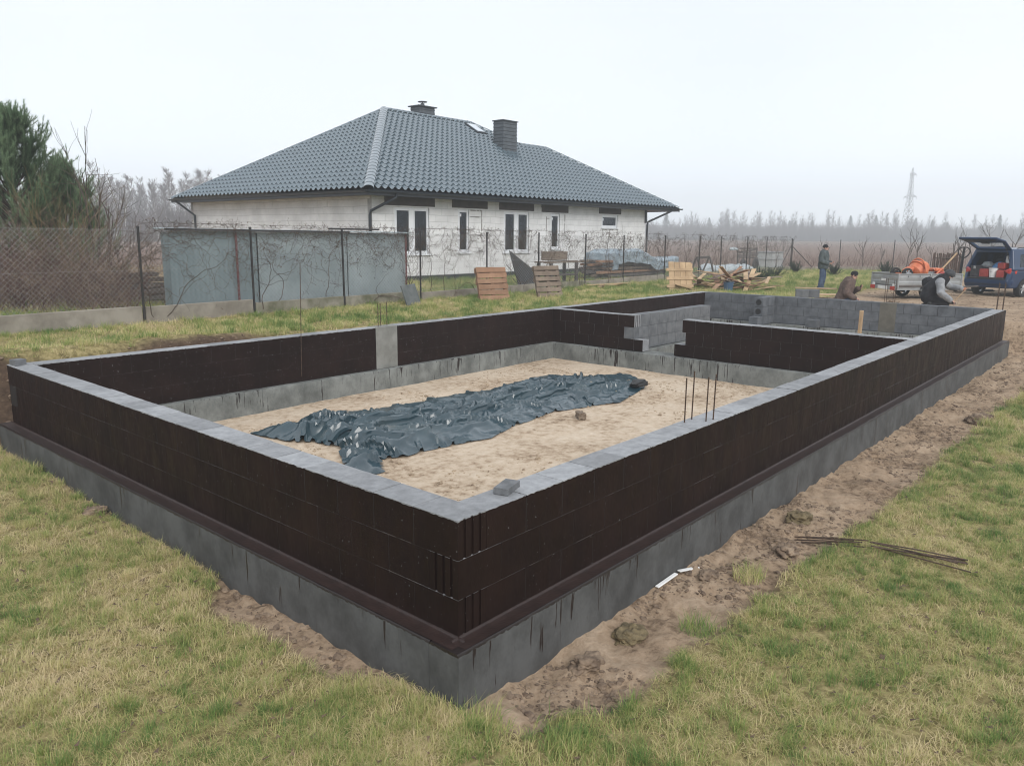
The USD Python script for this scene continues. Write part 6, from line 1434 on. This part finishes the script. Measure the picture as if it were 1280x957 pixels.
# open tailgate, hinged at the roof
tg = m3.Manifold.hull_points(np.vstack([ball_pts(p, .035, 8) for p in ((-.0, -.6, 0), (0, .6, 0), (-.62, -.68, .03), (-.62, .68, .03))])) + m3.Manifold.hull_points(np.vstack([ball_pts(p, .04, 8) for p in ((-.62, -.68, .03), (-.62, .68, .03), (-1.08, -.66, -.07), (-1.08, .66, -.07))]))
tg = tg - m3.Manifold.hull_points(A([(x, y, z) for (x, yy) in ((-.1, .5), (-.56, .58)) for y in (-yy, yy) for z in (-.3, .3)]))
Rg = roty(math.radians(24)); off = A([.3, 0, 1.70])
gp_ = MB().tm(tg, Rg, off); tgp = car.part('tailgate', gp_, M_CAR, smooth=35)
car.part('rear_window', MB().add((A([(-.09, -.5, .005), (-.09, .5, .005), (-.57, .58, .03), (-.57, -.58, .03)]) @ Rg.T + off), A([[0, 2, 1], [0, 3, 2]])), M_GLASS, parent=tgp)
car.part('inner_trim', MB().tm(sph([(-.72, -.5, -.01), (-.72, .5, -.01), (-1.0, -.5, -.09), (-1.0, .5, -.09)], .02), Rg, off), M_BLK, parent=tgp)
car.part('wiper_housing', MB().tm(sph([(-.56, -.12, -.02), (-.56, .12, -.02), (-.68, -.1, -.04), (-.68, .1, -.04)], .03), Rg, off), M_BLK, parent=tgp)
car.part('plate_lamp', MB().tm(sph([(-1.08, .25, -.02), (-1.08, .42, -.02)], .025), Rg, off + A([0, 0, 0])), M_ALLOY, parent=tgp)
for s_ in (-1, 1): car.part('gas_strut', MB().tube([(A([-.5, s_ * .64, -.01]) @ Rg.T + off), (.26, s_ * .68, 1.12)], .011, 6), M_BLK)
# load in the boot
def in_car(p): return cloc + rotz(CRZ) @ A(p, float)
M_REDP = mat('red_plastic', (.26, .035, .03), (.36, .055, .045), 6, 2, .35); M_BUCK = mat('white_bucket', (.62, .62, .62), (.74, .74, .73), 8, 3, .45); M_BLUEB = mat('blue_bag', (.03, .12, .3), (.1, .26, .48), 12, 3, .45); M_DKB = mat('dark_box', (.02, .02, .024), (.05, .05, .055), 8, 3, .6)
def canister(name, label, c, w, d, h, m_, rz_=0):
    t_ = Thing(name, label, 'canister', tuple(in_car(c)), CRZ + rz_)
    t_.part('body', MB().tm(sph([(x, y, z) for x in (-d / 2 + .03, d / 2 - .03) for y in (-w / 2 + .03, w / 2 - .03) for z in (.03, h * .8)] + [(0, y, h - .05) for y in (-w * .2, w * .25)], .03)), m_, smooth=40)
    t_.part('handle', MB().tube([(0, -w * .3, h * .86), (0, -w * .25, h * 1.02), (0, w * .15, h * 1.04), (0, w * .25, h * .9)], .014, 8), M_BLK); t_.part('cap', MB().lathe([(.001, .04), (.03, .04), (.03, 0)], 12, c=(0, w * .3, h * .86)), M_BLK); return t_
canister('tool_case', 'red rounded tool case in the car boot beside the white bucket', (.2, .12, .7), .34, .3, .32, M_REDP)
canister('red_canister', 'red canister standing in the car boot right of the white bucket', (.2, -.44, .7), .26, .3, .3, M_REDP, .2); canister('red_canister', 'second red canister on top of the load at the right side of the boot', (.3, -.42, 1.0), .3, .26, .24, M_REDP, -.3)
t_ = Thing('bucket', 'white plastic bucket standing in the car boot between the red items', 'bucket', tuple(in_car((.15, -.17, .7)))); t_.part('body', MB().lathe([(.001, 0), (.115, 0), (.14, .3), (.15, .3), (.15, .33), (.135, .33), (.11, .02), (.001, .02)], 22), M_BUCK, smooth=40); t_.part('handle', MB().tube([(.14 * math.cos(a_), .14 * math.sin(a_), .29 - .09 * math.sin(a_ / 2)) for a_ in np.linspace(0, 3.1, 10)], .005, 5), M_WIRE)
single('blue_bag', blob(in_car((.55, -.15, 1.02)), (.2, .26, .2), 71, .35), M_BLUEB, 'crumpled bright blue bag on the load inside the open boot', 'bag', smooth=30)
single('grey_bag', blob(in_car((.45, .22, 1.1)), (.2, .2, .16), 73, .35), mat('grey_bag_cloth', (.13, .15, .16), (.25, .27, .28), 9, 4, .8), 'grey bag on top of the tool case inside the open boot', 'bag', smooth=30)
t_ = Thing('crate', 'dark crate at the left side of the open boot', 'crate', tuple(in_car((.25, .46, .7))), CRZ); t_.part('body', MB().span((-.2, -.16, 0), (.2, .16, .36), ch=.02), M_DKB); t_.part('lid', MB().span((-.21, -.17, .362), (.21, .17, .4), ch=.015), M_DKB); t_.part('latch', MB().span((-.225, -.04, .28), (-.2, .04, .38), ch=.006), M_ALLOY)
single('child_seat_shell', MB().tm(sph([(.42, -.56, 1.05), (.42, -.42, 1.05), (.5, -.55, 1.42), (.5, -.4, 1.44)], .035), rotz(CRZ), cloc), M_BUCK, 'white plastic seat shell leaning at the right inside the open boot', 'seat shell', smooth=40)

# ------------------------------------------------------------------ trailer with mixer
M_ZT = mat('trailer_zinc', (.25, .26, .265), (.36, .37, .375), 2.5, 5, .45, .1, 20, metal=.45)
tw = on_ground(1127, 369.5); TRZ = math.radians(-38); th_ = A([math.cos(TRZ), math.sin(TRZ), 0]); tr_ = A([th_[1], -th_[0], 0])
tloc = tw - th_ * 1.2 + tr_ * .62; tloc[2] = float(gz(tw[0], tw[1]))
tr = Thing('trailer', 'galvanized two-wheeled box trailer carrying the orange mixer behind the far wall', 'trailer', tuple(tloc), TRZ)   # origin: middle of its rear edge
FZ, SH, HW, TL = .46, .4, .68, 2.45
tr.part('floor', MB().span((0, -HW, FZ - .05), (TL, HW, FZ), ch=.005), M_GREYB)
def ribbed(p0, p1, z0, z1, out):
    p0, p1, o = A(p0, float), A(p1, float), A(out, float); L_ = np.linalg.norm(p1 - p0); d_ = (p1 - p0) / L_; prof = [(0, 0), (.012, .03), (.012, .12), (0, .14), (0, .2), (.012, .22), (.012, .3), (0, .32), (0, z1 - z0 - .03), (.025, z1 - z0 - .02), (.025, z1 - z0), (-.02, z1 - z0), (-.02, 0)]
    v = []
    for s_ in (0, L_): v += [p0 + d_ * s_ + o * a_ + A([0, 0, z0 + b_]) for a_, b_ in prof]
    k = len(prof); f = []
    for j in range(k): jj = (j + 1) % k; f += [[j, jj, k + jj], [j, k + jj, k + j]]
    return v, f
for nm, p0, p1, o in (('side_panel', (0, -HW, 0), (TL, -HW, 0), (0, -1, 0)), ('side_panel', (0, HW, 0), (TL, HW, 0), (0, 1, 0)), ('tailboard', (0, -HW + .02, 0), (0, HW - .02, 0), (-1, 0, 0)), ('front_board', (TL, -HW + .02, 0), (TL, HW - .02, 0), (1, 0, 0))):
    pn = tr.part(nm, MB().add(*ribbed(p0, p1, FZ, FZ + SH, o)), M_ZT)
for x_ in (0, TL * .5, TL):
    for s_ in (-1, 1): tr.part('corner_post', MB().span((x_ - .025, s_ * HW - .03, FZ - .1), (x_ + .025, s_ * HW + .035, FZ + SH + .005), ch=.006), M_ZT)
for s_ in (-1, 1):
    for x_ in np.linspace(.35, TL - .3, 5): tr.part('hook', MB().box((x_, s_ * (HW + .03), FZ + SH - .09), (.02, .03, .03), ch=.004), M_BLK)
tr.part('chassis', MB().span((.02, -HW + .05, FZ - .16), (TL, -HW + .12, FZ - .052)).span((.02, HW - .12, FZ - .16), (TL, HW - .05, FZ - .052)).span((.9, -.75, .27), (1.3, .75, .34)), M_ZT)
tr.part('drawbar', MB().prisms([(TL - .3, -.5, FZ - .12), (TL - .3, .5, FZ - .12), (TL + .9, 0, FZ - .1)], [(TL + .9, 0, FZ - .1), (TL + .9, 0, FZ - .1), (TL + 1.3, 0, FZ - .08)], .035, .035, 6), M_GREYB)
for s_ in (-1, 1): wheel(tr, (1.2, s_ * .62, .29), .29, .16, s_)
tr.part('light_bar', MB().span((-.06, -.62, FZ - .15), (-.02, .62, FZ - .02), ch=.006), M_ZT)
for s_ in (-1, 1): tr.part('tail_lamp', MB().span((-.1, s_ * .52 - .11, FZ - .16), (-.06, s_ * .52 + .11, FZ - .03), ch=.01), M_REDL)
for s_ in (-1, 1): tr.part('side_reflector', MB().span((-.102, s_ * .52 - .1, FZ - .028), (-.05, s_ * .52 + .0, FZ + .05), ch=.008), M_BUCK)
tr.part('number_plate', MB().span((-.068, -.26, FZ - .145), (-.061, .26, FZ - .035), ch=.002), M_BUCK)
tr.part('small_plate', MB().span((-.03, -.1, FZ + .13), (-.016, .16, FZ + .21), ch=.002), M_BUCK)
def in_tr(p): return tloc + rotz(TRZ) @ A(p, float)
M_MIX = mat('orange_paint', (.5, .115, .045), (.62, .2, .09), 5, 6, .5, .3, 40)
mx = Thing('concrete_mixer', 'orange concrete mixer lying in the trailer', 'mixer', tuple(in_tr((.95, .05, FZ + .12))), TRZ)
mx.part('drum', MB().lathe([(.001, -.3), (.15, -.28), (.27, -.2), (.32, -.05), (.32, .06), (.27, .2), (.2, .32), (.19, .34), (.17, .33), (.24, .19), (.29, .05), (.25, -.17), (.001, -.25)], 28, R=rotz(.2) @ roty(1.1), c=(.35, 0, .36)), M_MIX, smooth=35)
mx.part('gear_ring', MB().lathe([(.325, -.03), (.36, -.03), (.36, .03), (.325, .03), (.325, -.03)], 32, R=rotz(.2) @ roty(1.1), c=(.36, 0, .37)), M_MIX, smooth=30)
a_ = np.linspace(-.2, math.pi + .2, 18); mx.part('yoke', MB().tube(np.stack([.32 + 0 * a_, .42 * np.cos(a_), .34 + .42 * np.sin(a_)], 1), .03, 8), M_MIX, smooth=True)
mx.part('motor_cover', MB().tm(sph([(-.1, y, z) for y in (-.12, .14) for z in (.18, .34)] + [(.02, y, .42) for y in (-.1, .1)], .07)), M_MIX, smooth=True)
for s_ in (-1, 1): wheel(mx, (-.3, s_ * .3, .25), .2, .09, s_)
mx.part('stand', MB().prisms([(-.3, -.32, .24), (-.3, 0, .24), (.3, -.38, .15), (.7, -.3, .1), (.7, .3, .1)], [(-.3, .32, .24), (.9, 0, .15), (.3, .38, .15), (1.05, -.3, .44), (1.05, .3, .44)], .03, .03, 8).prisms([(.7, -.3, .38)], [(1.15, .1, .42)], .03, .03, 8).span((.85, -.25, .32), (1.2, .2, .44), ch=.03), M_MIX)
p0_, p1_ = in_tr((1.9, -.1, FZ + .3)), atdepth(1196, 316.5, 27.6); single('wooden_pole', MB().tube([p0_, p1_], .03, 8), M_PINEB, 'pale wooden pole sticking up out of the trailer beside the mixer', 'pole')
t_ = Thing('fuel_can', 'pinkish red fuel can at the front end of the trailer', 'canister', tuple(in_tr((TL - .35, -.2, FZ))), TRZ); t_.part('body', MB().tm(sph([(x, y, z) for x in (-.2, .2) for y in (-.12, .12) for z in (.04, .4)], .04)), M_REDP, smooth=40); t_.part('handle', MB().tube([(-.12, 0, .45), (-.08, 0, .52), (.08, 0, .52), (.12, 0, .45)], .015, 6), M_BLK)
# pallet-truck handle and woven screen behind the trailer
q_ = place(1199, 29.5); t_ = Thing('pallet_truck', 'black upright pallet-truck handle with loop grip between trailer and car', 'hand truck', tuple(q_), math.radians(-75))
zt_ = atdepth(1199, 308, 29.5)[2] - q_[2]
t_.part('shaft', MB().tube([(-.05, 0, .15), (0, 0, zt_ - .45), (.02, 0, zt_ - .02)], [.06, .045, .04], 8), M_BLK); a_ = np.linspace(-math.pi / 2, 1.5 * math.pi, 24)
t_.part('loop_grip', MB().tube(np.stack([.02 + .19 * np.cos(a_) * (1 + .25 * np.sin(a_)), 0 * a_, zt_ - .22 + .2 * np.sin(a_)], 1), .022, 8), M_BLK, smooth=True)
t_.part('fork', MB().span((-.05, -.27, .06), (1.15, -.11, .12), ch=.02).span((-.05, .11, .06), (1.15, .27, .12), ch=.02).span((-.2, -.27, .06), (-.05, .27, .35), ch=.03), M_BLK); t_.part('steering_wheel', MB().lathe([(.001, -.08), (.09, -.08), (.1, 0), (.09, .08), (.001, .08)], 16, R=rotx(math.pi / 2), c=(-.12, 0, .1)), M_TYRE)
q_ = place(1163, 32.5); e_ = place(1197, 32.5); d_ = e_ - q_; zt_ = atdepth(1165, 316, 32.5)[2] - q_[2]
t_ = Thing('woven_screen', 'dark woven twig screen standing behind the mixer', 'screen', tuple(q_), math.atan2(d_[1], d_[0])); L_ = np.linalg.norm(d_[:2])
for k in range(26): t_.part('rod', MB().tube([(L_ * k / 25, .02 * (-1) ** k, 0), (L_ * k / 25 + rng.normal(0, .015), 0, zt_ * .5), (L_ * k / 25 + rng.normal(0, .02), .01, zt_ * rng.uniform(.95, 1.02))], .022, 5), (M_TWIG, M_BARK)[k % 2])
for z_ in (.15, .5, .85): t_.part('cross_rod', MB().tube([(0, .04, zt_ * z_), (L_ * .5, -.04, zt_ * z_), (L_, .04, zt_ * z_)], .025, 6), M_BARK)

# ------------------------------------------------------------------ haze
hz_mat = usdkit.material(stage, LOOKS + 'haze', {'v': ('principled_volume', {'color': (.955, .98, 1.0), 'density': HAZE, 'anisotropy': .0})}, [], volume='v.volume')
hb = obj('/World', 'haze', MB().span((-575, -540, -3), (600, 560, 36)), hz_mat); tag(stage.GetPrimAtPath(hb), 'pale winter mist over the site and the fields', 'haze', kind='stuff')
